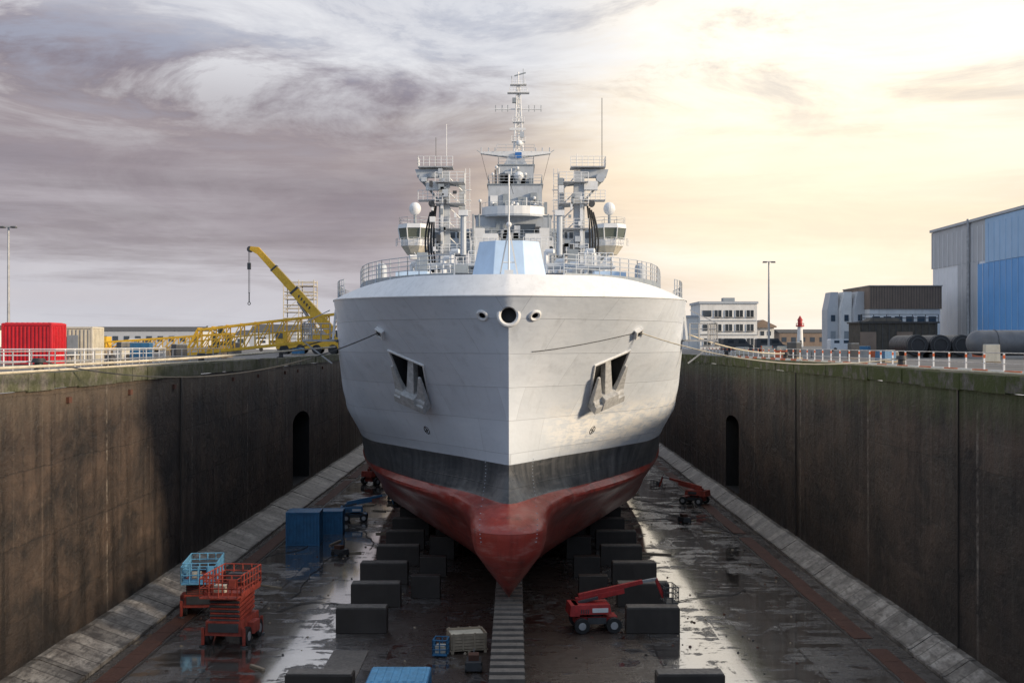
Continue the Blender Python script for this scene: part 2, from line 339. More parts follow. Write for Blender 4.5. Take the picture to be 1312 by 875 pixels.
for i in range(nr-1):
    for j in range(-(nc-1),nc-1): fs.append((idx[i,j],idx[i,j+1],idx[i+1,j+1],idx[i+1,j]))
for i in (0,nr-1):
    for a in range(0,nc-1):
        if a==0: fs.append((idx[i,0],idx[i,1],idx[i,-1]))
        else: fs.append((idx[i,a],idx[i,a+1],idx[i,-a-1],idx[i,-a]))
for i in range(nr-1): fs.append((idx[i,nc-1],idx[i,-(nc-1)],idx[i+1,-(nc-1)],idx[i+1,nc-1]))
def hull_y(xr,z):
    z=min(max(z,1.7),18.3); i=int(min(max(np.searchsorted(zrows,z)-1,0),nr-2)); t=(z-zrows[i])/(zrows[i+1]-zrows[i])
    f=lambda i:float(y0[i]+np.interp(abs(xr),HB[i],scol))
    return f(i)*(1-t)+f(i+1)*t
def hull_n(xr,z):
    e=.15
    a=Vector((xr+e,hull_y(xr+e,z),z))-Vector((xr-e,hull_y(xr-e,z),z))
    c=Vector((xr,hull_y(xr,z+.4),z+.4))-Vector((xr,hull_y(xr,z-.4),z-.4))
    n=a.cross(c).normalized()
    if n.y>0: n=-n
    return n
def hull_frame(xr,z,lean=0):   # local -Y = outward normal, local Z = up along the plating
    n=hull_n(xr,z); u=(Vector((xr,hull_y(xr,z+.8),z+.8))-Vector((xr,hull_y(xr,z-.8),z-.8))); u=(u-n*u.dot(n)).normalized()
    yv=-n; xv=yv.cross(u).normalized()
    m=Matrix((( xv.x,yv.x,u.x,AX+xr),(xv.y,yv.y,u.y,hull_y(xr,z)),(xv.z,yv.z,u.z,z),(0,0,0,1)))
    return m@Matrix.Rotation(lean,4,'Y')
def hull_mat():
    m,nt,b=newmat('hull_paint');k=N(nt);o=k.obj();x,y,z=k.sep(o)
    along=k.math('ADD',k.math('MULTIPLY',k.math('ABSOLUTE',x),.8),y)
    bl=k.noise(o,.35,6,.6); st=k.noise(k.mapp(o,(1.3,1.3,.07)),1.2,6,.65); f=k.noise(o,3,5,.7)
    scr=k.noise(k.mapp(o,(.5,.5,2.6)),1.4,7,.72,.3)
    g=k.mix(k.rng(bl,.3,.7),(.62,.67,.73),(.71,.75,.80)); g=k.mix(k.rng(st,.54,.72,0,.28),g,(.36,.38,.40))
    g=k.mix(k.rng(scr,.58,.72,0,.28),g,(.48,.49,.50))
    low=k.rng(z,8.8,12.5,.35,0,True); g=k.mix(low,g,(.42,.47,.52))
    patch=k.math('MULTIPLY',k.rng(k.math('ADD',scr,k.math('MULTIPLY',st,.3)),.58,.70,0,.8),k.math('MULTIPLY',k.rng(x,1.2,3.5,0,1),k.rng(k.math('ABSOLUTE',k.math('SUBTRACT',z,10.6)),.7,1.9,1,0)))
    g=k.mix(patch,g,(.9,.88,.84))
    r=k.mix(k.rng(bl,.3,.7),(.24,.026,.02),(.40,.058,.038)); r=k.mix(k.rng(scr,.50,.70,0,.55),r,(.46,.24,.2)); r=k.mix(k.rng(st,.50,.70,0,.6),r,(.08,.02,.015))
    d=k.mix(k.rng(st,.35,.7),(.045,.05,.055),(.13,.13,.13)); d=k.mix(k.rng(scr,.54,.7,0,.35),d,(.25,.23,.22))
    wob=k.math('ADD',z,k.math('MULTIPLY',k.math('SUBTRACT',f,.5),.03))
    c=k.mix(k.rng(wob,6.88,6.91),r,d); c=k.mix(k.rng(wob,8.86,8.89),c,g)
    br=k.n('ShaderNodeTexBrick'); k.set(br.inputs['Vector'],k.comb(along,z)); br.inputs['Scale'].default_value=1
    br.inputs['Brick Width'].default_value=7; br.inputs['Row Height'].default_value=1.9; br.inputs['Mortar Size'].default_value=.03; br.inputs['Mortar Smooth'].default_value=.5
    br.inputs['Color1'].default_value=(.93,.93,.93,1); br.inputs['Color2'].default_value=(1.04,1.04,1.04,1); br.inputs['Mortar'].default_value=(.76,.76,.76,1)
    c=k.mix(.9,c,br.outputs[0],'MULTIPLY')
    k.set(b.inputs['Base Color'],c); k.set(b.inputs['Roughness'],k.rng(scr,.3,.7,.26,.46))
    h=k.math('ADD',k.math('MULTIPLY',br.outputs[1],.6),k.math('MULTIPLY',k.noise(k.mapp(o,(.5,.5,.8)),1,3),2.4))
    k.set(b.inputs['Normal'],k.bump(h,.28,.08)); return m
hm=hull_mat(); _mats['hull']=hm
me=bpy.data.meshes.new('hull'); me.from_pydata(vs,[],fs); me.materials.append(hm); me.materials.append(_mats['dark_steel'])
bm=bmesh.new(); bm.from_mesh(me); bmesh.ops.remove_doubles(bm,verts=bm.verts,dist=.0005); bmesh.ops.recalc_face_normals(bm,faces=bm.faces); bm.to_mesh(me); bm.free()
hull=bpy.data.objects.new('hull',me); scene.collection.objects.link(hull)
cb=MB()
fair=[(0,.46),(-1.42,.2),(1.42,.2)]
for xr,r in fair: 
    yy=hull_y(xr,17.25); cb.cyl((AX+xr,yy-1,17.25),(AX+xr,yy+1.1,17.25),r,'dark_steel',n=24)
anch=[]
for s in (-1,1):
    F=hull_frame(s*5.9,13.75,s*.16); anch.append((s,F))
    cb.T=F; cb.box((0,.1,0),(1.9,2.7,3.3),'dark_steel',top=(1.35,1)); cb.T=Matrix()
    xr=s*12.3; yy=hull_y(xr,17.0); cb.box((AX+s*13.0,yy-.2,16.9),(2.4,2.4,2.6),'dark_steel')
cut=cb.obj('cutter')
md=hull.modifiers.new('b','BOOLEAN'); md.operation='DIFFERENCE'; md.object=cut; md.solver='EXACT'
try: md.material_mode='TRANSFER'
except: pass
bpy.context.view_layer.update()
dg=bpy.context.evaluated_depsgraph_get(); ev=hull.evaluated_get(dg); nm=bpy.data.meshes.new_from_object(ev)
hull.modifiers.clear()
if len(nm.polygons)>len(me.polygons)*.8: hull.data=nm
bpy.data.objects.remove(cut)
hull.data.polygons.foreach_set('use_smooth',[True]*len(hull.data.polygons)); hull.data.set_sharp_from_angle(angle=math.radians(28))
hull.parent=ship; hull.location=-ship.location
tops=HB[-1]
def kpt(a,sg,inset,dz):
    s=scol[a]; x=tops[a]; y=62+s
    a0=max(0,a-1);a1=min(nc-1,a+1); t=Vector((tops[a1]-tops[a0] if a>0 else 1,(scol[a1]-scol[a0]) if a>0 else 0,0)).normalized()
    nrm=Vector((t.y,-t.x,0)) if a>0 else Vector((0,-1,0))
    p=Vector((x,y,zadj(18.3,s)))-nrm*inset
    if a==0:p.x=0
    if p.x<0:p.x=0
    return (AX+sg*p.x,p.y,p.z+dz)
def bf(s):
    t=min(1,max(0,(s-2.0)/11)); return 1-.93*(t*t*(3-2*t))
b=MB(); cols=[a for a in range(nc) if scol[a]<=30]
seq=[(a,-1) for a in reversed(cols)]+[(a,1) for a in cols[1:]]
vv=[]
for a,sg in seq:
    f=bf(scol[a])
    for ins,dz in ((-.04,-.03),(-.04,.02),(.95*f+.05,1.18*f),(.95*f+.17,1.18*f),(.95*f+.17,-.1)): vv.append(kpt(a,sg,ins,dz))
n=len(seq);p=5
b.add(vv,[(i*p+j,(i+1)*p+j,(i+1)*p+j+1,i*p+j+1) for i in range(n-1) for j in range(p-1)],'steel_white')
b.obj('bulwark',ship,smooth=True)
b=MB()
c2=[a for a in range(nc) if 1.5<=scol[a]<=38]
for sg in (-1,1):
    P=[kpt(a,sg,1.3,1.55) for a in c2]; P=[(x,y+4.2,19.9) for x,y,z in P if abs(x-AX)>2.4]
    m_=len(P); vv=[(x,y,18.2) for x,y,z in P]+[(x,y,z) for x,y,z in P]+[(x-sg*3,y+1,z) for x,y,z in P]
    b.add(vv,[(i,i+1,m_+i+1,m_+i) for i in range(m_-1)]+[(m_+i,m_+i+1,2*m_+i+1,2*m_+i) for i in range(m_-1)],'steel_grey')
    b.rail(P[::5]+[P[-1]],'steel_mid',1.1,1.1,.03,4)
    for q in P[::4]: b.beam((q[0],q[1]-.05,18.4),(q[0],q[1]-.02,19.9),.1,.1,'steel_mid')
    P2=[kpt(a,sg,.3,.12) for a in range(nc) if 10<=scol[a]<=36]
    b.rail(P2[::4],'steel_mid',1.1,1.4,.028,3)
b.obj('forecastle_deck_rail',ship)
b=MB()
bp=[(-2.45,68.4),(-1.0,67.0),(1.0,67.0),(2.45,68.4),(2.45,72),(-2.45,72)]; tp=[(-1.75,69.2),(-.8,68.3),(.8,68.3),(1.75,69.2),(1.75,71.5),(-1.75,71.5)]
vv=[(AX+x,y,18.4) for x,y in bp]+[(AX+x,y,21.75) for x,y in tp]
b.add(vv,[(i,(i+1)%6,6+(i+1)%6,6+i) for i in range(6)]+[tuple(range(6,12))],'pale_blue_paint')
b.obj('foredeck_housing',ship,bevel=.03)
b=MB()
b.cyl((AX,65.5,19),(AX,65.6,25.2),.065,'steel_white',.035); b.beam((AX-.65,65.9,18.8),(AX,65.6,22.2),.08,.08,'steel_white'); b.beam((AX+.65,65.9,18.8),(AX,65.6,22.2),.08,.08,'steel_white')
b.cyl((AX-.35,65.8,20.3),(AX+.35,65.8,20.3),.03,'steel_white'); b.sph((AX,65.6,22.4),.16,'steel_white'); b.box((AX,65.5,19.7),(.5,.3,.3),'steel_white')
b.cyl((AX,65.6,25.0),(AX+.2,100,28.5),.02,'rope_dark',n=4)
b.obj('jackstaff',ship)
b=MB()
for xr,r in fair:
    n=hull_n(xr if xr else .01,17.25)
    if xr==0:n=Vector((0,-1,0))
    b.ring((AX+xr,hull_y(xr,17.25)-.02+ (.12 if xr==0 else 0),17.25),n,r+.07,.12 if xr==0 else .09,'steel_white')
for s in (-1,1):
    F=hull_frame(s*7.6,16.4); w,h=.42,.6
    b.T=F
    b.box((0,.05,0),(w,.3,h),'dark_steel')
    for dx in(-w/2,w/2): b.box((dx,-.05,0),(.08,.32,h+.1),'steel_white')
    for dz in(-h/2,h/2): b.box((0,-.05,dz),(w+.12,.34,.08),'steel_white')
    b.T=hull_frame(s*5.2,10.3)
    b.ring((0,-.01,0),(0,1,0),.27,.025,'dark_steel',n=20,m=4); b.beam((-.18,-.02,-.2),(.18,-.02,.2),.03,.03,'dark_steel'); b.beam((-.18,-.02,.2),(.18,-.02,-.2),.03,.03,'dark_steel')
    b.ring((-.1,-.01,-.02),(0,1,0),.16,.02,'dark_steel',n=16,m=4)
    b.T=Matrix()
    for i in range(20):
        z=5.2+i*.2; xr=s*(1.45+.10*math.sin(i*.3)); nn=hull_n(xr,z); c=Vector((AX+xr,hull_y(xr,z),z)); b.box(c+nn*.005,(.08,.03,.045),'steel_mid')
b.obj('hull_fittings',ship,smooth=True)
for s,F in anch:
    b=MB(F)
    for dx in(-1,1): b.beam((dx*1.0,-.03,-1.65),(dx*1.33,-.03,1.65),.11,.14,'steel_white')
    b.beam((-1.38,-.03,1.7),(1.38,-.03,1.7),.13,.14,'steel_white')
    b.box((0,.9,0),(1.8,.2,3.1),'dark_steel',top=(1.3,1))
    b.beam((0,.5,1.3),(0,-.3,-1.2),.4,.4,'anchor_grey',.6,.55)
    b.cyl((-1.15,-.45,-1.45),(1.15,-.45,-1.45),.3,'anchor_grey',n=12)
    b.box((0,-.5,-1.45),(1.3,.95,.9),'anchor_grey',top=(.8,.8))
    for dx in(-1,1):
        b.beam((dx*.82,-.4,-1.5),(dx*1.05,-.35,.8),.8,.36,'anchor_grey',.16,.14)
        b.box((dx*.82,-.52,-1.72),(.68,.8,.55),'anchor_grey',top=(.9,.9))
    b.ring((0,.5,1.35),(1,0,0),.18,.06,'anchor_grey',n=12,m=6)
    b.obj('anchor',ship,bevel=.03)
b=MB()
for s in(-1,1):
    yy=81; x=AX+s*11.9
    b.box((x+s*1.1,yy,15.95),(2.2,3.2,.14),'galvanised')
    xe=x+s*2.15
    b.rail([(x+s*.3,yy-1.6,16),(xe,yy-1.6,16),(xe,yy+1.6,16)],'galvanised',1.1,.6,.035,3)
    b.beam((x+s*.2,yy-1.4,14.4),(xe,yy-1.4,15.9),.09,.09,'galvanised')
    b.beam((x+s*.1,yy-1.65,16.0),(x-s*.1,yy-1.65,18.0),.14,.14,'steel_white'); b.beam((x+s*.3,yy-1.65,18.0),(xe,yy-1.65,17.1),.06,.06,'galvanised')
b.obj('embarkation_platform',ship)

def block(b,x0,x1,y0,y1,z0,z1,mat='steel_white',rail=True,win=None):
    b.bb(AX+x0,AX+x1,y0,y1,z0,z1,mat); b.bb(AX+x0-.15,AX+x1+.15,y0-.15,y1+.15,z1,z1+.12,'steel_grey')
    if rail: b.rail([(AX+x0,y1,z1+.12),(AX+x0,y0,z1+.12),(AX+x1,y0,z1+.12),(AX+x1,y1,z1+.12)],'steel_mid',1.05,1.2,.03,3)
    if win:
        for zz,nw in win:
            for i in range(nw):
                cx=AX+x0+(x1-x0)*(i+.5)/nw; b.box((cx,y0-.02,zz),((x1-x0)/nw*.55,.08,.62),'window_glass')
b=MB()
block(b,-9.0,9.0,138,170,19,25.0,'steel_mid',True,[(23.9,12)])
block(b,-5.0,5.2,139.5,160,25.1,28.1,'steel_white',True,[(27,7)])
block(b,-4.4,4.7,140.5,160,28.25,31.0,'steel_mid',False)
block(b,-2.9,3.6,141.5,152,31.15,34.9,'steel_mid',True)
for x,w_,h_ in ((-2.2,.9,1.5),(-.7,.8,1.9),(1.2,1.0,1.2),(2.6,.8,2.2)): b.box((AX+x,141.3,32.8),(w_,.35,h_),random.choice(['steel_grey','steel_white']))
b.box((AX+1.6,140.4,29.5),(2.4,.3,1.1),'window_glass'); b.box((AX-1.4,140.4,29.6),(1.1,.4,1.8),'steel_grey')
pts=[(AX+.2+3.9*math.cos(t),141.6-2.9*abs(math.sin(t))) for t in [math.pi*i/12 for i in range(13)]]
b.prism(pts,30.9,31.15,'steel_mid'); b.prism(pts,31.15,32.1,'steel_white'); b.rail([(x,y,32.1) for x,y in pts],'steel_white',.5,.8,.025,1)
block(b,-1.7,2.6,142.5,149,35.0,37.4,'steel_mid',True)
b.box((AX+.4,144.5,38.0),(3.2,3.2,1.4),'steel_mid',top=(.5,.6))
for s in(-1,1):
    b.add([(AX+.4,143.4,38.5),(AX+.4,143.4,39.3),(AX+.4+s*4.3,143.7,39.25),(AX+.4+s*4.3,143.7,39.05),(AX+.4,144.9,38.5),(AX+.4,144.9,39.3),(AX+.4+s*4.3,144.5,39.25),(AX+.4+s*4.3,144.5,39.05)],[(0,1,2,3),(4,7,6,5),(1,5,6,2),(0,3,7,4),(3,2,6,7)],'steel_white')
    for q in(4.2,3.3,2.5): b.cyl((AX+.4+s*q,144,39.2),(AX+.4+s*q,144,39.8),.07,'steel_mid',n=6)
    b.cyl((AX+.4+s*4.3,144,39.2),(AX+.4+s*4.75,144,39.5),.05,'steel_mid',n=5)
    b.cyl((AX+.4+s*4.2,144,39.0),(AX+.4+s*2.3,143,31.5),.02,'rope_dark',n=4)
b.rail([(AX-1.9,143.4,39.3),(AX+2.7,143.4,39.3)],'steel_mid',.8,1.1,.025,2)
b.box((AX+.75,143.2,38.75),(.8,.15,.7),'screen_blue')
b.sph((AX+.8,142.2,36.0),.62,'steel_white')
for i in range(95):
    z=random.choice([25.2,28.3,31.3,35.1]); w={25.2:8.6,28.3:4.8,31.3:4.0,35.1:2.4}[z]
    x=AX+random.uniform(-w,w); hh=random.uniform(.4,1.5); yy={25.2:138.8,28.3:139.9,31.3:140.9,35.1:142.2}[z]
    if random.random()<.45: b.box((x,yy,z+hh/2),(random.uniform(.25,.9),.5,hh),random.choice(['steel_white','steel_grey','steel_mid','dark_steel']))
    else:
        b.cyl((x,yy,z),(x,yy,z+hh*1.5),.07,random.choice(['steel_grey','steel_white','dark_steel']),n=6)
        if random.random()<.4: b.sph((x,yy,z+hh*1.5),.2,'steel_white',n=8,m=6)
for x in (-4.6,-3.9,4.3,5.0): b.cyl((AX+x,138.3,25.2),(AX+x,138.3,31),.1,'steel_grey',n=6)
b.obj('superstructure',ship)
b=MB()
for s in(-1,1):
    cx=AX+s*11.7; cy=141
    oc=lambda r,k=1:[(cx+r*math.cos(math.pi/8+math.pi/4*i)*k,cy+r*math.sin(math.pi/8+math.pi/4*i)) for i in range(8)]
    def lof(r0,z0,r1,z1,mat):
        A=oc(r0);Bq=oc(r1); b.add([(x,y,z0) for x,y in A]+[(x,y,z1) for x,y in Bq],[(i,(i+1)%8,8+(i+1)%8,8+i) for i in range(8)]+[tuple(range(8)),tuple(range(8,16))],mat)
    lof(1.0,26.4,1.75,27.4,'cream_paint'); lof(1.75,27.4,1.85,28.2,'steel_white'); lof(1.8,28.2,2.05,29.5,'bridge_glass'); lof(2.15,29.5,2.05,30.0,'steel_white')
    A=oc(1.88);C=oc(2.12)
    for (x0,y0_),(x1,y1_) in zip(A,C): b.cyl((x0,y0_,28.15),(x1,y1_,29.55),.07,'steel_white',n=5)
    b.rail([(cx+2.3*math.cos(q),cy+2.3*math.sin(q),27.4) for q in [math.pi+i*math.pi/6 for i in range(7)]],'steel_white',.9,.7,.025,2)
    b.rail([(x,y,30.0) for x,y in oc(1.95)],'steel_mid',.8,1.5,.025,2)
    b.cyl((cx,cy,30),(cx,cy,31.2),.18,'steel_grey'); b.sph((cx,cy,31.95),.72,'steel_white',sz=1.1,n=18,m=12)
    b.bb(min(cx,AX+s*4.6),max(cx,AX+s*4.6),142.4,146,27.0,29.7,'steel_mid')
    for i in range(6): b.box((AX+s*(5.4+i*.95),142.36,28.9),(.7,.08,.7),'window_glass')
    b.beam((cx-s*.4,cy,26.6),(AX+s*8.8,cy+.6,24.0),.5,.5,'steel_grey')
    for t in range(4): b.beam((cx-s*.5*t,cy-1.2,26.6),(cx-s*(1.5+t),cy-.5,24.4),.12,.12,'steel_mid')
b.obj('bridge_wing',ship)
b=MB()
mx=AX+.75; my=144.4
for dx,dy in((-.55,-.4),(.55,-.4),(0,.55)): b.cyl((mx+dx,my+dy,39.2),(mx+dx*.3,my+dy*.3,47.6),.12,'steel_white',.08,n=6)
for i in range(15):
    t=i/14;z=39.4+t*8; w=.55*(1-.7*t)
    for q in((-1,-.72),(1,-.72)): b.beam((mx+q[0]*w,my-.4*(1-.7*t),z),(mx,my+.55*(1-.7*t),z+.3),.06,.06,'steel_white')
    b.beam((mx-w,my-.4*(1-.7*t),z),(mx+w,my-.4*(1-.7*t),z+ (.5 if i%2 else -.0)),.07,.07,'steel_white')
for z,w in ((40.6,1.1),(43.0,.9),(46.6,1.35),(47.6,1.0)):
    b.box((mx,my,z),(w*2 if z>46 else w*1.5,1.1,.1),'steel_white'); b.rail([(mx-w*.8,my-.5,z),(mx+w*.8,my-.5,z)],'steel_white',.6,.5,.028,2)
b.cyl((mx-2.9,my,44.6),(mx+2.9,my,44.6),.07,'steel_white')
for x in (-2.8,-2,-1.3,1.3,2,2.8): b.cyl((mx+x,my,44.3),(mx+x,my,45.1),.05,'steel_grey',n=5)
b.cyl((mx,my,47.6),(mx,my,49.2),.08,'steel_white'); b.beam((mx-.5,my,48.7),(mx+.9,my,49.1),.14,.14,'steel_grey'); b.box((mx-.1,my-.3,42.1),(2.0,.25,.3),'steel_white'); b.sph((mx+.1,my-.6,40.3),.4,'steel_white')
b.box((mx-.5,my-.4,45.6),(.5,.5,.6),'steel_grey'); b.box((mx+.45,my-.4,41.4),(.5,.4,.7),'steel_mid')
b.cyl((mx+.6,my,47.6),(mx+.6,my,49.6),.03,'steel_grey'); b.cyl((mx-.8,my,47.6),(mx-.8,my,48.7),.05,'steel_grey')
b.obj('main_mast',ship)
for s in(-1,1):
    b=MB(); cx=AX+s*7.0; cy=122
    b.box((cx,cy,26.4),(1.25,1.3,14.5),'steel_mid',top=(.85,.85)); b.box((cx-s*1.75,cy+2,26.2),(.75,.8,14),'steel_mid',top=(.8,.8))
    b.box((cx+s*.2,cy-.9,25.2),(.3,.5,10),'steel_white')
    for z in (22.5,25,27.6,30.2,32.4):
        b.beam((cx,cy,z),(cx-s*1.75,cy+2,z+.1),.35,.35,'steel_grey')
        b.box((cx-s*.6,cy-.1,z),(3.0,2.6,.09),'galvanised')
        b.rail([(cx+s*.9,cy-1.4,z),(cx-s*2.1,cy-1.4,z),(cx-s*2.1,cy+1,z)],'steel_white',1.0,.8,.03,3)
    for dx in(-.22,.22): b.cyl((cx-s*2.4+dx,cy+.2,20),(cx-s*2.4+dx,cy+.2,34),.035,'steel_white',n=5)
    for i in range(40): b.cyl((cx-s*2.4-.22,cy+.2,20.2+i*.34),(cx-s*2.4+.22,cy+.2,20.2+i*.34),.02,'steel_white',n=4)
    for i in range(8): b.ring((cx-s*2.4,cy-.1,24+i*1.1),(0,0,1),.4,.025,'steel_white',n=12,m=4)
    b.box((cx+s*.9,cy,34.0),(3.6,2.2,.12),'galvanised'); b.rail([(cx-s*.9,cy-1.1,34.05),(cx+s*2.7,cy-1.1,34.05),(cx+s*2.7,cy+1.1,34.05)],'steel_white',1.0,.6,.03,3)
    b.box((cx+s*1.6,cy,33.4),(2.4,1.0,.8),'steel_mid',top=(1.2,1)); b.box((cx+s*1.2,cy-.3,32.1),(1.4,1.0,.9),'steel_white'); b.cyl((cx+s*2.2,cy-.8,32.9),(cx+s*2.2,cy+.2,32.9),.45,'steel_mid',n=14)
    b.beam((cx+s*.4,cy,30.4),(cx+s*2.4,cy,32.7),.22,.22,'steel_grey')
    b.box((cx+s*1.7,cy,30.6),(2.0,1.4,.1),'galvanised'); b.rail([(cx+s*.7,cy-.7,30.6),(cx+s*2.7,cy-.7,30.6)],'steel_white',1,.5,.03,3)
    b.cyl((cx+s*1.3,cy-1.0,30.2),(cx+s*1.3,cy-.2,30.2),.32,'dark_steel',n=12)
    for q in range(24):
        b.box((cx+random.uniform(-2.2,1.2),cy-1.2,random.uniform(21,33.5)),(random.uniform(.2,.6),.5,random.uniform(.2,.9)),random.choice(['steel_white','steel_grey','dark_steel','steel_mid','steel_grey']))
    for i in range(8):
        z=21+i*1.55; b.beam((cx-s*1.75,cy+1.5,z),(cx-s*.2,cy-.3,z+1.4),.09,.09,'steel_white')
    for i in range(4):
        xx=cx+s*(.85+i*.2); pts=[]
        for t in np.linspace(0,1,13): pts.append((xx+s*(.25+.1*i)*math.sin(t*math.pi),cy-.6+i*.12,30.0-i*.2-t*(7.2-.3*i)))
        b.path(pts,.1,'black_rubber')
    for i in range(2): b.ring((cx+s*(1.1+i*.35),cy-.8,23.2+.2*i),(0,1,.1),.55,.1,'black_rubber',n=18,m=6)
    b.cyl((cx+s*(-.2),cy,33.6),(cx+s*(-.2),cy,38.6 if s<0 else 35.5),.03,'steel_white',n=4)
    if s>0: b.cyl((cx+2.4,cy,34),(cx+2.4,cy,41.3),.035,'dark_steel',n=4)
    else: b.cyl((cx-.9,cy,34),(cx-.9,cy,37.2),.03,'dark_steel',n=4)
    b.obj('replenishment_mast',ship)
b=MB()
for i in range(34):
    x=AX+random.choice([-1,1])*random.uniform(1.8,9); y=random.uniform(100,118); top=random.uniform(21.8,24.4)
    t=random.random()
    if t<.4:
        b.cyl((x,y,19),(x,y,top),.2,'steel_white',n=8); b.cyl((x,y,top),(x+random.choice([-.7,.7]),y-.3,top),.22,'steel_white',n=8)
    elif t<.7: b.box((x,y,(19+top)/2),(random.uniform(.6,1.6),1,top-19),random.choice(['steel_white','steel_mid','steel_grey']))
    else: b.rail([(x-1.5,y,top-1.2),(x+1.5,y,top-1.2)],'steel_white',1.1,.6,.03,3); b.box((x,y+.8,top-1.3),(3.4,1.8,.15),'steel_mid')
for s in(-1,1):
    b.cyl((AX+s*3.2,104,22.6),(AX+s*9.0,104,22.6),.3,'steel_mid',n=10); b.cyl((AX+s*4.6,112,24.2),(AX+s*4.6,112,28.0),.28,'steel_mid'); b.box((AX+s*4.6,112,28.2),(.9,1,.5),'steel_white')
    b.box((AX+s*8.2,98,20.8),(2.6,3,1.8),'pale_blue_paint')
    b.bb(AX+s*2.2-.8,AX+s*2.2+.8,120,124,19,27.0,'steel_white')
    b.box((AX+s*3.6,130,26),(1.1,1.2,5.0),'steel_white'); b.rail([(AX+s*1.2,119.8,25.6),(AX+s*4.2,119.8,25.6)],'steel_white',1,.6,.03,3)
    b.cyl((AX+s*10.6,96,20),(AX+s*10.6,96,21.9),.45,'steel_mid',n=12); b.sph((AX+s*10.6,96,21.9),.45,'steel_mid')
b.bb(AX-9,AX+9,118,136,19,22.6,'steel_mid')
b.obj('deck_equipment',ship)

# ------------------------------------------------------------------ dock vehicles
def wheel(b,c,r,w,mat='black_rubber'):
    x,y,z=c; b.cyl((x-w/2,y,z),(x+w/2,y,z),r,mat,n=18); b.cyl((x-w/2-.02,y,z),(x+w/2+.02,y,z),r*.5,'galvanised',n=12)
def scissor(x,y,rz,H,top,base,L=3.0,W=1.9):
    b=MB(TR(x,y,0,rz))
    b.box((0,0,.95),(W,L,.75),base,top=(.95,.97)); b.box((0,-L/2-.02,1.0),(W*.8,.12,.45),'dark_steel')
    for sx in(-1,1):
        for sy in(-1,1): wheel(b,(sx*(W/2+.02),sy*(L/2-.55),.48),.48,.36)
        b.box((sx*(W/2+.12),0,.8),(.4,1.0,.6),base)
        for sy in(-1,1): b.beam((sx*(W/2+.1),sy*L/2,.1),(sx*(W/2+.1),sy*L/2,1.0),.14,.14,base); b.cyl((sx*(W/2+.1),sy*L/2,0),(sx*(W/2+.1),sy*L/2,.08),.2,'dark_steel')
    n=5; z0=1.35; z1=H-1.25; dz=(z1-z0)/n
    for i in range(n):
        for sx in(-.72,.72):
            za=z0+i*dz; b.beam((sx,-L*.44,za),(sx,L*.44,za+dz),.12,.17,base); b.beam((sx*.8,L*.44,za),(sx*.8,-L*.44,za+dz),.12,.17,base)
        b.cyl((-.8,-L*.44,z0+i*dz),(.8,-L*.44,z0+i*dz),.07,'dark_steel',n=6); b.box((0,-L*.44,z0+(i+.5)*dz),(1.5,.1,.08),base)
    b.cyl((0,-.6,z0),(0,.7,z1-.1),.1,'galvanised')
    b.box((0,0,z1+.07),(W,L+.3,.16),base)
    zf=z1+.15
    P=[(-W/2,-L/2-.15,zf),(W/2,-L/2-.15,zf),(W/2,L/2+.15,zf),(-W/2,L/2+.15,zf),(-W/2,-L/2-.15,zf)]
    b.rail(P,top,1.05,.45,.038,3)
    for p_,q_ in zip(P,P[1:]):
        p_=Vector(p_)+Vector((0,0,.08));q_=Vector(q_)+Vector((0,0,.08)); b.beam(p_,q_,.03,.16,top)
    P=[(-W/2,-L/2-.15,zf+.02),(-W/2,-L/2-.75,zf+.02),(W/2,-L/2-.75,zf+.02),(W/2,-L/2-.15,zf+.02)]; b.rail(P,top,.95,.5,.03,2); b.box((0,-L/2-.45,zf-.02),(W,.6,.08),top)
    b.box((W/2-.25,-L/2-.7,zf+.75),(.35,.25,.4),top); b.box((0,L/2-.2,zf+.4),(W*.6,.5,.5),'dark_steel'); b.box((-.3,-L/2+.4,zf+.25),(.6,.5,.4),'cream_paint')
    return b.obj('scissor_lift',bevel=.012,origin=(x,y,0))
scissor(-18.3,68.8,.12,3.2,'light_blue_paint','faded_red_paint')
scissor(-15.0,62.2,-.1,3.8,'faded_red_paint','faded_red_paint',L=2.9,W=2.0)
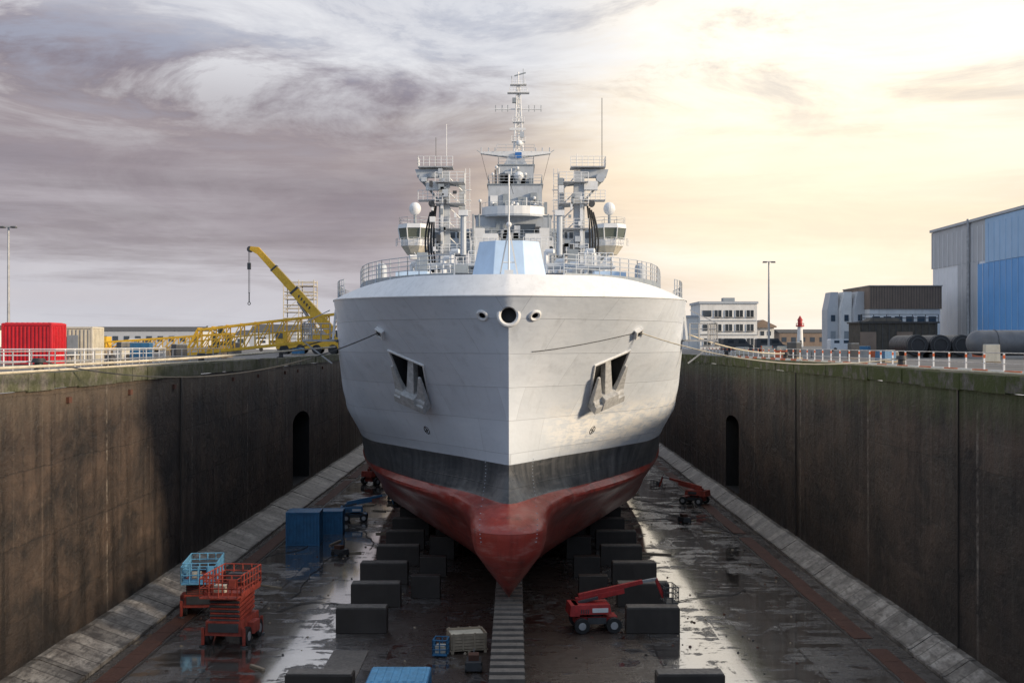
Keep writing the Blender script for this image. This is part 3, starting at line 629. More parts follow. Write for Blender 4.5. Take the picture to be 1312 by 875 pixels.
def boomlift(x,y,rz,sc,col,basket='dark_steel'):
    b=MB(TR(x,y,0,rz,sc))
    b.box((0,0,.75),(2.9,1.3,.5),col); b.box((0,0,.75),(1.3,1.7,.42),'dark_steel')
    for sx in(-1,1):
        for sy in(-1,1):
            b.cyl((sx*1.1,sy*1.15-.2,.52),(sx*1.1,sy*1.15+.2,.52),.52,'black_rubber',n=20); b.cyl((sx*1.1,sy*1.15-.22,.52),(sx*1.1,sy*1.15+.22,.52),.26,'galvanised',n=12)
    b.cyl((0,0,1.0),(0,0,1.2),.6,'dark_steel',n=18)
    b.box((-.35,.0,1.55),(2.7,1.9,.65),col,top=(.92,.9)); b.box((-1.55,0,1.5),(.7,1.95,.75),col,top=(.8,.95)); b.box((.2,-.96,1.5),(1.1,.04,.3),'steel_white')
    b.box((-.1,.97,1.55),(1.2,.04,.35),'dark_steel')
    for i in range(4): b.box((-1.1+i*.16,-.95,1.45),(.07,.05,.3),'dark_steel')
    b.beam((-1.3,.25,1.95),(2.1,.25,2.55),.34,.4,col,.3,.34); b.beam((-1.2,-.15,1.9),(.2,-.15,2.2),.2,.2,'dark_steel')
    b.beam((-1.1,.25,2.25),(3.4,.25,3.15),.3,.34,col,.24,.28); b.beam((3.4,.25,3.15),(4.4,.25,3.3),.18,.2,'galvanised')
    b.cyl((-.2,.25,2.0),(1.4,.25,2.75),.07,'galvanised',n=8)
    b.beam((4.35,.25,3.35),(4.9,.25,2.0),.18,.22,col)
    b.box((5.3,.25,1.75),(.9,1.8,.1),basket)
    P=[(4.85,-.65,1.8),(5.75,-.65,1.8),(5.75,1.15,1.8),(4.85,1.15,1.8),(4.85,-.65,1.8)]; b.rail(P,basket,1.05,.45,.035,3); b.box((4.95,.25,2.4),(.2,.7,.5),'dark_steel')
    return b.obj('boom_lift',bevel=.015,origin=(x,y,0))
boomlift(4.4,64.6,.12,.8,'red_paint','dark_steel')
boomlift(17.6,115,2.6,.75,'faded_red_paint')
boomlift(-14.2,104,.1,.7,'blue_paint')
boomlift(-15.5,131,.9,.85,'faded_red_paint')
def container(x,y,rz,L,W,H,col,z=0,roof=None):
    b=MB(TR(x,y,z,rz)); b.box((0,0,H/2+.04),(L-.1,W-.1,H-.1),col)
    for sx in(-1,1):
        for sy in(-1,1): b.box((sx*(L/2-.07),sy*(W/2-.07),H/2),(.16,.16,H),col)
    for sy in(-1,1):
        for zz in(.08,H-.06): b.box((0,sy*(W/2-.06),zz),(L-.33,.14,.15),col)
        n=int(L/.28)
        for i in range(n): b.box((-L/2+.25+i*(L-.5)/max(1,n-1),sy*(W/2-.035),H/2),(.12,.08,H-.4),col)
    for sx in(-1,1):
        for zz in(.08,H-.06): b.box((sx*(L/2-.06),0,zz),(.14,W-.33,.15),col)
        n=int(W/.28)
        for i in range(n): b.box((sx*(L/2-.035),-W/2+.25+i*(W-.5)/max(1,n-1),H/2),(.08,.12,H-.4),col)
    if roof:
        n=int(L/.35)
        b.box((0,0,H+.01),(L-.08,W-.08,.06),roof)
        for i in range(n): b.box((-L/2+.25+i*(L-.5)/(n-1),0,H+.05),(.14,W-.3,.05),roof)
    return b
container(-16.6,92.3,0.05,2.6,2.4,2.6,'blue_paint').obj('blue_container',bevel=.01,origin=(-16.6,92.3,0))
container(-15.3,97.6,0.05,2.0,2.0,1.9,'blue_paint').obj('blue_container',bevel=.01,origin=(-15.3,97.6,0))
container(-4.9,49.4,0,2.55,2.5,1.75,'blue_paint',roof='light_blue_paint').obj('blue_container',bevel=.01,origin=(-4.9,49.2,0))
b=MB(TR(-2.5,60.3,0,.22))
for sx in(-.85,0,.85): b.box((sx,0,.06),(.14,1.5,.12),'timber')
for i in range(7): b.box((0,-.66+i*.22,.15),(1.95,.17,.04),'timber')
for i in range(5): 
    for sy in(-.7,.7): b.box((0,sy,.28+i*.16),(1.85,.035,.13),'timber')
    for sx in(-.92,.92): b.box((sx,0,.28+i*.16),(.035,1.33,.13),'timber')
for sx in(-.8,-.3,.3,.8):
    for sy in(-.735,.735): b.box((sx,sy,.6),(.09,.04,.85),'timber')
b.box((0,0,.82),(1.7,1.3,.1),'rope_cream'); b.obj('timber_crate',origin=(-2.5,60.3,0))
b=MB(TR(-3.75,59.2,0,-.1)); b.box((0,0,.12),(.75,.9,.08),'blue_paint')
b.rail([(-.35,-.4,.15),(.35,-.4,.15),(.35,.4,.15),(-.35,.4,.15),(-.35,-.4,.15)],'blue_paint',.7,.35,.03,3); b.box((0,0,.35),(.5,.55,.35),'cream_paint'); b.obj('tool_cage',origin=(-3.75,59.2,0))
for x,y in ((-2.0,56.5),(14.9,103),(-13.0,87),(-12.2,118)):
    b=MB(TR(x,y,0,random.uniform(0,3))); b.box((0,0,.3),(1.1,.7,.4),'dark_steel'); b.box((.1,0,.62),(.6,.5,.3),'rust')
    for sx in(-.4,.4):
        for sy in(-.36,.36): b.cyl((sx,sy-.06,.16),(sx,sy+.06,.16),.16,'black_rubber',n=10)
    b.beam((.5,0,.35),(1.1,0,.75),.05,.05,'dark_steel'); b.obj('welding_cart',origin=(x,y,0))
b=MB()
for k_ in range(14):
    x=random.choice([-1,1])*random.uniform(9.5,17); y=random.uniform(66,125); pts=[];a=random.uniform(0,6)
    for i in range(26):
        pts.append((x,y,.04)); a+=random.uniform(-.45,.45); x+=.3*math.cos(a); y+=.6*math.sin(a); x=max(-18.5,min(18.5,x))
    b.path(pts,.025,'rope_dark',5)
b.obj('floor_hoses')
b=MB()
for i in range(420):
    x=random.uniform(-18.5,18.5); y=random.uniform(50,130); r=random.uniform(.02,.09)
    if abs(x-AX)<1.1: continue
    b.box((x,y,r*.4),(r*2,r*1.5,r*.9),random.choice(['concrete_dark','rust','timber']),rz=random.uniform(0,3),top=(.7,.6))
for i in range(16):
    x=random.choice([-1,1])*random.uniform(8.5,17.5); y=random.uniform(55,125); b.box((x,y,.06),(random.uniform(1,2.4),.16,.1),'timber',rz=random.uniform(0,3))
b.obj('floor_debris')

# ------------------------------------------------------------------ QUAY items
def lampp(x,y,h):
    b=MB(); b.cyl((x,y,QZ),(x,y,QZ+h),.16,'galvanised',.09,n=10); b.cyl((x,y,QZ),(x,y,QZ+.5),.3,'concrete_pale')
    b.box((x,y,QZ+h),(1.5,.25,.12),'galvanised')
    for dx in(-.55,.55): b.box((x+dx,y-.15,QZ+h-.06),(.5,.55,.16),'dark_steel',top=(.8,.8))
    b.obj('street_lamp',origin=(x,y,QZ))
lampp(-47.6,110,12.4); lampp(32.5,150,11.9); lampp(77,420,16)
container(-33.1,80.6,0.0,3.4,2.6,2.75,'container_red',QZ+.05,roof='container_red').obj('red_container',bevel=.01,origin=(-33.1,80.6,QZ))
b=container(-32.2,86.5,0,2.8,2.4,2.6,'cream_paint',QZ+.05); b.T=Matrix(); b.box((-32.2,85.2,QZ+1.3),(.8,.06,1.5),'steel_grey'); b.box((-33,85.2,QZ+1.9),(.4,.07,.5),'window_glass'); b.obj('site_cabin',bevel=.01,origin=(-32.2,86.5,QZ))
b=MB(); b.rail([(WL-1.6,30,QZ),(WL-1.6,96,QZ)],'galvanised',1.05,2.2,.03,2); b.obj('quay_railing')
b=MB(); b.rail([(-46,70,QZ),(-27.5,70,QZ),(-27.5,92,QZ)],'steel_white',1.1,1.6,.035,3); b.obj('quay_railing')
b=MB(); y=33
while y<150:
    b.box((WR+2.2,y,QZ+.5),(.08,.08,1.0),'steel_white'); b.box((WR+2.2,y,QZ+.03),(.35,.35,.06),'concrete_pale'); b.box((WR+2.2,y,QZ+.8),(.09,.09,.18),'orange_red'); y+=2.4
for z in(.45,.98): b.cyl((WR+2.2,33,QZ+z),(WR+2.2,150,QZ+z),.028,'galvanised',n=5)
b.obj('quay_railing')
b=MB(); y=34
while y<120:
    L=1.8; b.box((WR+1.0,y,QZ+.12),(.16,L,.16),'orange_red' if int(y/1.9)%2 else 'render_white'); y+=1.9
b.obj('red_white_kerb_barrier')
for x,y in ((WL-1.0,58),(WL-1.0,88),(WL-1.0,118),(WR+1.5,70),(WR+1.5,100),(WR+1.5,128),(WL-3,74)):
    b=MB(); b.cyl((x,y,QZ),(x,y,QZ+.1),.42,'bollard_black',n=16); b.cyl((x,y,QZ+.1),(x,y,QZ+.5),.24,'bollard_black',.2,n=16); b.cyl((x,y,QZ+.5),(x,y,QZ+.72),.36,'bollard_black',.28,n=16); b.obj('mooring_bollard',smooth=True,origin=(x,y,QZ))
b=MB(); gx0,gx1=-29.2,-14.1; gy=104
def gz(x): return 14.75+(x-gx0)/(gx1-gx0)*1.6
n=11; H=2.2
for dy in(-.75,.75):
    b.beam((gx0,gy+dy,gz(gx0)),(gx1,gy+dy,gz(gx1)),.24,.24,'yellow_paint'); b.beam((gx0+1.2,gy+dy,gz(gx0)+H),(gx1,gy+dy,gz(gx1)+H),.18,.18,'yellow_paint')
    b.beam((gx0,gy+dy,gz(gx0)),(gx0+1.2,gy+dy,gz(gx0)+H),.18,.18,'yellow_paint')
    for i in range(n+1):
        x=gx0+1.2+(gx1-gx0-1.2)*i/n; b.beam((x,gy+dy,gz(x)),(x,gy+dy,gz(x)+H),.1,.1,'yellow_paint')
        if i<n:
            x2=gx0+1.2+(gx1-gx0-1.2)*(i+1)/n; b.beam((x,gy+dy,gz(x)),(x2,gy+dy,gz(x2)+H),.08,.08,'yellow_paint')
    b.cyl((gx0,gy+dy,gz(gx0)+1.1),(gx1,gy+dy,gz(gx1)+1.1),.035,'yellow_paint',n=5)
for i in range(n+1):
    x=gx0+1.2+(gx1-gx0-1.2)*i/n; b.beam((x,gy-.75,gz(x)+H),(x,gy+.75,gz(x)+H),.1,.1,'yellow_paint')
b.beam((gx0,gy,gz(gx0)+.1),(gx1,gy,gz(gx1)+.1),1.3,.06,'galvanised')
b.obj('yellow_gangway',origin=(gx0,gy,QZ))
b=MB()
for dy in(-.7,.7):
    for dz in(0,1.5): b.beam((-40,112+dy,15.2+dz*.4),(-27,112+dy,15.2+dz),.16,.16,'yellow_paint')
    for i in range(12):
        x=-40+i*13/12;x2=x+13/12; h1=.6+.9*i/12;h2=.6+.9*(i+1)/12
        b.beam((x,112+dy,15.2),(x2,112+dy,15.2+h2),.08,.08,'yellow_paint'); b.beam((x2,112+dy,15.2),(x2,112+dy,15.2+h2),.08,.08,'yellow_paint')
for x in(-39,-33,-28): b.box((x,112,14.7),(.4,2,.8),'timber')
b.box((-39.2,112,15.8),(.7,1.4,1.2),'yellow_paint'); b.obj('lattice_jib',origin=(-40,112,QZ))
b=MB(); cx,cy=-25.9,160
b.box((cx-1,cy,QZ+1.1),(11,2.8,.8),'yellow_paint')
for i in range(5):
    for dy in(-1.2,1.2): b.cyl((cx-5.4+i*2.2,cy+dy-.25,QZ+.65),(cx-5.4+i*2.2,cy+dy+.25,QZ+.65),.65,'black_rubber',n=16)
b.box((cx-5.8,cy,QZ+2.2),(1.7,2.6,1.7),'yellow_paint',top=(.8,.95)); b.box((cx-6.1,cy-1.32,QZ+2.5),(1.0,.06,.7),'window_glass')
b.box((cx,cy,QZ+2.1),(4.5,2.6,1.2),'yellow_paint'); b.box((cx+2.2,cy,QZ+2.4),(1.2,2.7,1.6),'dark_steel')
p0=Vector((cx+.8,cy,17.4)); p1=Vector((-35.3,cy,28.6)); d=(p1-p0)
b.beam(p0,p0+d*.5,1.15,1.35,'yellow_paint',1.1,1.25); b.beam(p0+d*.48,p0+d*.77,.95,1.05,'yellow_paint',.9,1.0); b.beam(p0+d*.75,p1,.75,.85,'yellow_paint',.7,.8)
b.beam(p0+d*.485,p0+d*.505,1.2,1.36,'dark_steel'); b.beam(p0+d*.76,p0+d*.775,1.0,1.1,'dark_steel')
for i in range(5):
    q=p0+d*(.28+i*.035); b.beam(q+Vector((0,-.6,.25)),q+Vector((0,-.6,-.25))+d*.012,.04,.2,'dark_steel')
b.beam(p1-Vector((-.2,0,.2)),p1+Vector((-.9,0,.15)),.8,1.0,'yellow_paint',.6,.5); b.cyl(p1+Vector((-.9,-.3,0)),p1+Vector((-.9,.3,0)),.42,'dark_steel',n=14)
b.cyl(p0+Vector((-1.4,0,-.8)),p0+d*.42+Vector((-.3,0,-.6)),.22,'galvanised',n=8)
for dx in(-.08,.08): b.cyl(p1+Vector((-1.05+dx,0,0)),(p1.x-1.05+dx,cy,22.6),.04,'rope_dark',n=4)
b.box((p1.x-1.05,cy,26.3),(.45,.4,.9),'dark_steel'); b.cyl((p1.x-1.05,cy,22.7),(p1.x-1.05,cy,21.4),.08,'dark_steel'); b.ring((p1.x-1.05,cy,21.2),(0,1,0),.18,.06,'dark_steel',n=12,m=5)
b.obj('mobile_crane',bevel=.02,origin=(cx,cy,QZ))
b=MB(); x0,x1,y0_,y1_=-35.2,-30.6,178,181
for x in(x0,(x0+x1)/2,x1):
    for y in(y0_,y1_): b.cyl((x,y,QZ),(x,y,25.4),.08,'rope_cream',n=5)
for i in range(6):
    z=QZ+.2+i*2
    for zz in(z,z+.6,z+1.1):
        if zz>25.3: continue
        for y in(y0_,y1_): b.cyl((x0,y,zz),(x1,y,zz),.06,'rope_cream',n=5)
        for x in(x0,x1): b.cyl((x,y0_,zz),(x,y1_,zz),.06,'rope_cream',n=5)
    b.box(((x0+x1)/2,(y0_+y1_)/2,z),(x1-x0,y1_-y0_,.12),'timber')
    if i<5: b.cyl((x0,y0_,z),((x0+x1)/2,y0_,z+2),.05,'rope_cream',n=5); b.cyl((x1,y0_,z),((x0+x1)/2,y0_,z+2),.05,'rope_cream',n=5)
b.obj('scaffold_tower',origin=(x0,y0_,QZ))
for i,(x,y,c) in enumerate([(-37,100,'steel_white'),(-44,128,'galvanised'),(-31.5,97,'cream_paint'),(-52,140,'steel_white')]):
    b=MB(TR(x,y,QZ,.3*i)); b.box((0,0,.55),(2.6,1.5,.9),c); b.box((0,0,1.08),(2.0,1.2,.2),'dark_steel',top=(.8,.8)); b.cyl((.7,0,1.1),(.7,0,1.7),.07,'dark_steel')
    for sx in(-.8,.8):
        for sy in(-.7,.7): b.cyl((sx,sy-.1,.28),(sx,sy+.1,.28),.28,'black_rubber',n=12)
    b.beam((1.3,0,.4),(2.2,0,.35),.08,.08,'dark_steel'); b.obj('trailer_generator',bevel=.02,origin=(x,y,QZ))
for i in range(22):
    s=random.choice([-1,1]); x=(WL-random.uniform(3,16)) if s<0 else WR+random.uniform(4,16); y=random.uniform(80,150); h=random.uniform(.5,1.4)
    b=MB(TR(x,y,QZ,random.uniform(0,3))); w_=random.uniform(.8,1.6); b.box((0,0,.08),(w_*1.1,1.1,.14),'timber'); b.box((0,0,.15+h/2),(w_,1,h),random.choice(['dark_steel','cream_paint','blue_paint','steel_grey','orange_red']),top=(.96,.96)); b.box((0,0,.17+h),(w_*.9,.9,.06),'steel_grey')
    b.obj('pallet_load',bevel=.01,origin=(x,y,QZ))
def van(x,y,rz,col,name='parked_van'):
    b=MB(TR(x,y,QZ,rz)); sec=[(-2.5,.35),(-2.5,2.1),(-2.3,2.25),(1.0,2.25),(1.7,1.35),(2.4,1.1),(2.5,.7),(2.5,.35)]
    n=len(sec); vs=[(px,-.92,pz) for px,pz in sec]+[(px,.92,pz) for px,pz in sec]
    b.add(vs,[(i,(i+1)%n,n+(i+1)%n,n+i) for i in range(n)]+[tuple(range(n)),tuple(range(2*n-1,n-1,-1))],col)
    for sy in(-.93,.93): b.box((.55,sy,1.75),(1.1,.03,.55),'window_glass'); b.box((-1.3,sy,1.75),(1.0,.03,.5),'window_glass')
    b.beam((1.05,0,2.15),(1.68,0,1.42),1.6,.04,'window_glass')
    for sx in(-1.6,1.6):
        for sy in(-.85,.85): b.cyl((sx,sy-.12,.35),(sx,sy+.12,.35),.35,'black_rubber',n=16)
    b.obj(name,bevel=.04,origin=(x,y,QZ))
van(-60,190,.1,'steel_white'); van(-45,215,.2,'steel_white'); van(36,190,.1,'dark_steel'); van(41.5,190,0,'dark_steel'); van(60,215,.1,'steel_white')
def rope(p,q,sag,r,mat,name='mooring_rope',n=24):
    b=MB(); p=Vector(p);q=Vector(q); pts=[]
    for i in range(n+1):
        t=i/n; v=p.lerp(q,t); v.z-=sag*4*t*(1-t); pts.append(v)
    b.path(pts,r,mat,6); b.obj(name,origin=tuple(p))
rope((-24.6,27,14.7),(AX-13.2,88,15.5),.25,.065,'rope_cream')
rope((WL-1,58,14.9),(AX-7.7,hull_y(7.6,16.4),16.4),1.6,.035,'rope_dark')
rope((WL-1,88,14.9),(AX-12.6,84,16.2),.5,.05,'rope_dark')
rope((WR+1.5,70,14.9),(AX+7.7,hull_y(7.6,16.4),16.4),1.0,.04,'rope_cream')
rope((WR+1.5,100,14.9),(AX+12.8,84,16.4),.4,.05,'rope_cream')
rope((WR+.4,33,14.42),(WR+.3,90,14.42),0,.06,'rope_cream','quay_hose'); rope((WL-.4,30,14.42),(WL-.5,100,14.42),0,.06,'rope_cream','quay_hose')
b=MB(); pts=[]
for i in range(20):
    xr=1.3+(7.6-1.3)*i/19; z=15.3+1.1*(i/19)**1.3; pts.append((AX+xr,hull_y(xr,z)-.05,z))
b.path(pts,.022,'rope_dark'); b.obj('hull_line',ship)

# ------------------------------------------------------------------ buildings right
e=empty('white_office_building',(54.6,300,QZ)); b=MB()
b.bb(47.4,62,300,316,QZ,25.9,'render_white'); b.bb(44.8,47.4,303,316,QZ,22.5,'render_white'); b.obj('walls',e)
b=MB(); b.bb(47.1,62.3,299.7,316.3,25.9,26.5,'steel_mid'); b.bb(44.5,47.35,302.7,316.3,22.5,23.0,'steel_mid'); b.box((56,308,27.1),(3,3,1.2),'steel_grey'); b.obj('roof',e)
b=MB()
for r,z in enumerate((16.2,19.8,23.4)):
    for i in range(5):
        if i==0 and r: 
            b.box((49.2,299.95,z),(2.2,.12,1.6),'window_glass'); continue
        x=49.2+i*2.75; b.box((x,299.95,z),(1.9,.12,1.7),'window_glass')
        for dx in(-.95,0,.95): b.box((x+dx,299.88,z),(.09,.1,1.7),'steel_white')
        b.box((x,299.8,z-.95),(2.2,.3,.15),'concrete_pale')
for z in(18,21.6): b.box((54.7,299.9,z),(14.6,.2,.18),'steel_mid')
b.obj('windows',e)
b=MB(); b.bb(66.5,73,330,340,QZ,20.2,'render_white'); b.prism([(66,329),(73.5,329),(73.5,341),(66,341)],20.2,20.6,'cladding_brown')
b.add([(66,329,20.6),(73.5,329,20.6),(73.5,341,20.6),(66,341,20.6),(69.7,329,22.4),(69.7,341,22.4)],[(0,1,4),(3,5,2),(0,4,5,3),(1,2,5,4)],'cladding_brown')
for i in range(3):
    for z in(15.9,18.6): b.box((67.8+i*1.9,329.95,z),(1,.1,1.2),'window_glass')
b.obj('small_house',origin=(69.7,335,QZ))
b=MB(); x,y=109.5,450
b.cyl((x,y,QZ),(x,y,22.2),1.3,'render_white',.95,n=16); b.cyl((x,y,22.2),(x,y,22.7),1.6,'red_paint',n=16); b.cyl((x,y,22.7),(x,y,24.6),.9,'red_paint',n=12); b.cyl((x,y,24.6),(x,y,26.4),1.15,'red_paint',.1,n=12)
b.rail([(x+1.5*math.cos(t),y+1.5*math.sin(t),22.7) for t in [i*math.pi/4 for i in range(9)]],'red_paint',.8,1,.05,2); b.box((x,y-1.15,16),(.7,.2,1.8),'dark_steel'); b.obj('lighthouse',origin=(x,y,QZ),smooth=True)
e=empty('industrial_shed',(68,220,QZ)); b=MB()
b.bb(66.3,79.5,219,236,QZ,22.2,'render_white'); b.obj('walls',e)
b=MB(); b.bb(66.2,79.7,218.7,236.3,22.2,26.4,'cladding_brown')
for i in range(27): b.box((66.5+i*.5,218.66,24.3),(.06,.1,4.1),'roof_dark')
b.bb(66.1,79.8,218.5,236.4,26.4,26.6,'concrete_pale'); b.obj('roof',e)
b=MB()
for i,(xa,yb,mt) in enumerate(((60.0,225,'cladding_grey'),(62.15,223.5,'render_white'),(64.3,222,'cladding_grey'))):
    vs=[(xa,yb,QZ),(xa+2.1,yb,QZ),(xa+2.1,yb,25.6),(xa+.7,yb,25.6),(xa,yb,22.2)]; vs+=[(p[0]+.0,p[1]+4,p[2]) for p in vs]
    b.add(vs,[(0,1,2,3,4),(9,8,7,6,5)]+[(i_,(i_+1)%5,5+(i_+1)%5,5+i_) for i_ in range(5)],mt)
    b.box((xa+1.1,yb-.05,16.6),(.9,.12,3.0),'steel_grey'); b.box((xa+1.1,yb-.05,20.6),(.8,.12,1.2),'window_glass')
b.obj('gables',e)
b=MB()
for i in range(6): b.box((67.5+i*2.1,218.9,20.2),(1.4,.12,1.2),'window_glass')
b.box((68,218.85,16),(1.8,.14,3.2),'steel_grey'); b.obj('windows',e)
b=MB(); b.bb(43.6,53.4,148,153,QZ+.2,18.3,'camo_dark')
for i in range(12): b.box((43.9+i*.84,147.95,16.4),(.12,.12,3.8),'roof_dark')
b.bb(43.4,53.6,147.8,153.2,18.3,18.5,'roof_dark'); b.box((47,150,18.8),(4.5,3,.5),'camo_dark',top=(.7,.7))
for x in(44.6,49.2): b.box((x,147.85,15.9),(2.0,.12,2.6),'cladding_brown')
b.rail([(43.6,147.7,18.5),(53.4,147.7,18.5)],'dark_steel',.9,1.6,.04,2)
b.obj('covered_machinery',origin=(48,150,QZ))
e=empty('blue_shipyard_shed',(86,200,QZ)); X=86; b=MB()
b.bb(X,X+60,90,241,QZ,38.5,'cladding_white'); b.obj('walls',e)
b=MB()
b.bb(X-.25,X,90,217,QZ+1,30.4,'cladding_blue'); b.bb(X-.3,X,90,213.5,30.45,38.4,'cladding_pale_blue')
b.bb(X-.2,X,217.05,227,QZ,30.9,'cladding_grey'); b.bb(X-.12,X,213.6,241.1,31,38.4,'cladding_grey'); b.bb(X-.2,X+60.1,241.15,241.3,31,38.4,'cladding_grey')
for i in range(60): 
    y=92+i*2.5
    if y<240: b.box((X-.33,y,26),(.05,.1,23),'cladding_pale_blue' if y<213 else 'cladding_white')
b.obj('cladding',e)
b=MB(); b.bb(X-.5,X+60.5,89,241.6,38.5,39.0,'cladding_grey'); b.cyl((X-.5,221,QZ),(X-.5,221,39.2),.3,'galvanised',n=8); b.obj('roof',e)
b=MB()
b.cyl((43.6,110,QZ+1.5),(58,110,QZ+1.5),1.2,'tank_grey',n=28); b.sph((43.6,110,QZ+1.5),1.2,'tank_grey',n=20,m=12)
for x in (45,49,53,57): b.box((x,110,QZ+.2),(.4,2,.4),'concrete_pale'); b.ring((x,110,QZ+1.5),(1,0,0),1.21,.04,'dark_steel')
b.obj('storage_tank',smooth=True,origin=(50,110,QZ))
for x in(41.6,43.9,46.1):
    b=MB(); b.cyl((x-1.0,118,QZ+1.25),(x-1.0,124,QZ+1.25),1.05,'bollard_black',n=24); b.ring((x-1,117.95,QZ+1.25),(0,1,0),.7,.05,'dark_steel'); b.ring((x-1,118.4,QZ+1.25),(0,1,0),1.06,.04,'dark_steel'); b.box((x-1,119,QZ+.2),(1.6,.4,.4),'concrete_pale'); b.box((x-1,123,QZ+.2),(1.6,.4,.4),'concrete_pale'); b.obj('black_tank',smooth=True,origin=(x,120,QZ))
for i in range(12):
    x=27+i*2.3+random.uniform(-.2,.2); y=120+random.uniform(-1,1)+i*.6
    b=MB(TR(x,y,QZ,random.uniform(-.05,.05))); vs=[]
    for px in(-.95,.95): vs+=[(px,-.3,0),(px,-.25,.15),(px,-.1,.75),(px,.1,.75),(px,.25,.15),(px,.3,0)]
    b.add(vs,[(k,k+1,k+7,k+6) for k in range(5)]+[(0,1,2,3,4,5),(11,10,9,8,7,6)],'concrete_pale' if i%5 else 'orange_red'); b.obj('concrete_barrier',origin=(x,y,QZ))
for x,y,w,h,c in ((-170,520,60,7,'cladding_grey'),(-95,480,40,5,'render_white'),(-260,700,90,9,'cladding_brown'),(-230,480,30,7,'render_white'),(160,620,40,7,'cladding_brown'),(145,430,24,6,'render_white'),(-120,600,30,9,'cladding_white'),(-62,300,12,4.5,'cladding_grey')):
    b=MB(); b.bb(x-w/2,x+w/2,y,y+20,QZ,QZ+h,c); b.add([(x-w/2-.4,y-.4,QZ+h),(x+w/2+.4,y-.4,QZ+h),(x+w/2+.4,y+20.4,QZ+h),(x-w/2-.4,y+20.4,QZ+h),(x-w/2-.4,y+10,QZ+h+2),(x+w/2+.4,y+10,QZ+h+2)],[(0,1,5,4),(3,4,5,2),(0,4,3),(1,2,5)],'roof_dark')
    n=int(w/5)
    for i in range(n): b.box((x-w/2+w*(i+.5)/n,y-.06,QZ+h*.5),(2.4,.15,h*.35),'window_glass')
    b.obj('warehouse',origin=(x,y,QZ))
M('foliage',(.055,.06,.04),.9)
b=MB()
for i in range(1500):
    x=random.uniform(-900,900); y=random.uniform(820,900); s_=random.uniform(2.5,6); h=random.uniform(2,9)*(.6+.5*math.sin(x*.02)+.3*math.sin(x*.11))
    c=Vector((x,y,QZ+max(1,h))); a=Vector((random.uniform(-1,1),random.uniform(-.4,.4),random.uniform(-1,1)))*s_; d=Vector((random.uniform(-1,1),random.uniform(-.4,.4),random.uniform(-1,1)))*s_
    b.add([c-a,c+d,c+a*.8,c-d*.7],[(0,1,2),(0,2,3)],'foliage')
b.bb(-900,900,880,882,QZ,QZ+3,'foliage'); b.obj('distant_tree_line')

# ------------------------------------------------------------------ world
w=bpy.data.worlds.new('World'); scene.world=w; w.use_nodes=True; nt=w.node_tree; k=N(nt)
sdir=Vector((1,-.40,.31)).normalized(); el=math.asin(sdir.z); az=math.atan2(sdir.x,sdir.y)
sky=k.n('ShaderNodeTexSky',sky_type='NISHITA',sun_disc=False); sky.sun_elevation=el; sky.sun_rotation=az; sky.dust_density=2
g=k.n('ShaderNodeTexCoord').outputs['Generated']; x,y,z=k.sep(g)
ns=k.noise(k.mapp(g,(1.6,1.6,6),(2.3,1.1,.4)),1.6,7,.6,.4)
nl=k.noise(k.mapp(g,(1.2,1.2,4.5),(5.1,.3,1.4)),1.9,5,.55,.3)
nb=k.noise(k.mapp(g,(1.3,1.3,16),(3.1,2.3,1.4)),1.5,7,.64,.3)
nf=k.noise(k.mapp(g,(3.2,3.2,11),(1.2,4.4,0)),1.8,8,.66,.5)
zp=k.math('ADD',z,k.math('MULTIPLY',k.math('SUBTRACT',ns,.5),.13))
zp=k.math('ADD',zp,k.math('MULTIPLY',x,.10))
Lr=k.ramp(k.rng(zp,-.03,.4),[(0,(.66,.66,.72)),(.13,(.60,.57,.62)),(.22,(.46,.41,.45)),(.32,(.32,.265,.295)),(.42,(.36,.295,.31)),(.50,(.245,.195,.225)),(.57,(.34,.30,.345)),(.64,(.66,.67,.73)),(.8,(.78,.80,.86)),(1,(.55,.64,.82))])
Rr=k.ramp(k.rng(zp,-.03,.4),[(0,(.78,.77,.80)),(.16,(.88,.80,.77)),(.28,(.95,.80,.66)),(.40,(.95,.76,.56)),(.52,(1.04,.94,.79)),(.68,(1.10,1.05,.98)),(1,(.90,.94,1.0))])
fac=k.rng(k.math('ADD',x,k.math('MULTIPLY',k.math('SUBTRACT',nl,.5),.7)),-.16,.2,0,1,True)
c=k.mix(fac,Lr,Rr)
c=k.mix(k.math('MULTIPLY',k.rng(nb,.50,.62,0,.6),k.rng(z,.05,.16,1,.25)),c,k.mix(fac,(.64,.60,.64),(1.1,1.05,1.0)))
c=k.mix(k.math('MULTIPLY',k.rng(nb,.36,.48,.6,0),k.rng(z,.0,.05,.15,1)),c,k.mix(fac,(.25,.205,.23),(.70,.55,.45)))
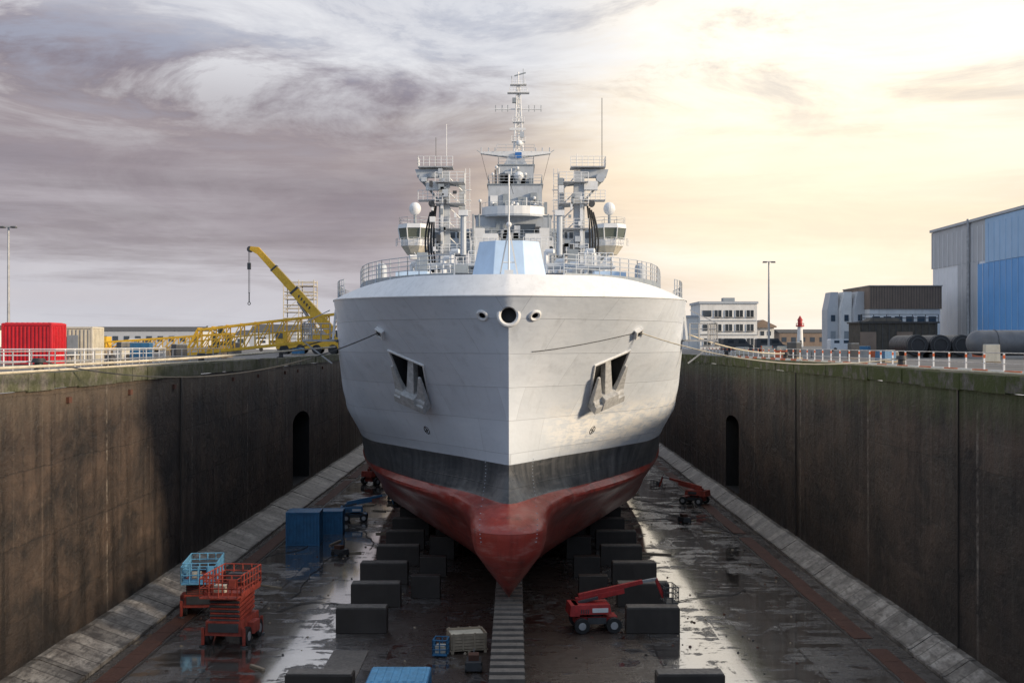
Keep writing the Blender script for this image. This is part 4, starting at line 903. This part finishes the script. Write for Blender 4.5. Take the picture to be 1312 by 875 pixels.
glow=k.n('ShaderNodeVectorMath',operation='DOT_PRODUCT'); k.set(glow.inputs[0],g); glow.inputs[1].default_value=tuple(Vector((.27,1,.19)).normalized())
gl=k.rng(glow.outputs['Value'],.965,1.0,0,1,True)
c=k.mix(k.math('MULTIPLY',gl,.55),c,(1.5,1.28,.95))
hi=k.rng(z,.15,.23,.12,1)
c=k.mix(k.math('MULTIPLY',k.rng(nf,.46,.62,0,.8),hi),c,k.mix(fac,(.88,.88,.91),(1.2,1.17,1.12)))
c=k.mix(k.math('MULTIPLY',k.rng(nf,.36,.49,1,0),k.math('MULTIPLY',hi,.7)),c,k.mix(fac,(.40,.43,.54),(.60,.56,.56)))
c=k.mix(k.rng(y,-.35,.25,1,0,True),c,k.mix(nl,(.40,.52,.72),(.66,.78,.98)))
bg1=k.n('ShaderNodeBackground'); k.set(bg1.inputs[0],c); bg1.inputs[1].default_value=1.0
bg2=k.n('ShaderNodeBackground'); k.set(bg2.inputs[0],sky.outputs[0]); bg2.inputs[1].default_value=.1
mx_=k.n('ShaderNodeMixShader'); mx_.inputs[0].default_value=.92; nt.links.new(bg2.outputs[0],mx_.inputs[1]); nt.links.new(bg1.outputs[0],mx_.inputs[2])
out=[n for n in nt.nodes if n.type=='OUTPUT_WORLD'][0]; nt.links.new(mx_.outputs[0],out.inputs[0])
sun=bpy.data.lights.new('sun','SUN'); sun.energy=4.6; sun.angle=math.radians(8); sun.color=(1,.82,.6)
so=bpy.data.objects.new('sun',sun); scene.collection.objects.link(so); so.rotation_euler=(-sdir).to_track_quat('-Z','Y').to_euler(); so.location=(60,-20,60)
# ------------------------------------------------------------------ camera
cam=bpy.data.cameras.new('camera'); co=bpy.data.objects.new('camera',cam); scene.collection.objects.link(co); scene.camera=co
co.location=(0,0,CAMZ); co.rotation_euler=(math.radians(90),0,0); cam.sensor_width=36; cam.lens=36*1500/1312; cam.shift_x=-4/1312; cam.shift_y=2.5/1312; cam.clip_end=9000; cam.clip_start=.1
scene.view_settings.view_transform='Standard'; scene.view_settings.look='None'; scene.view_settings.exposure=0
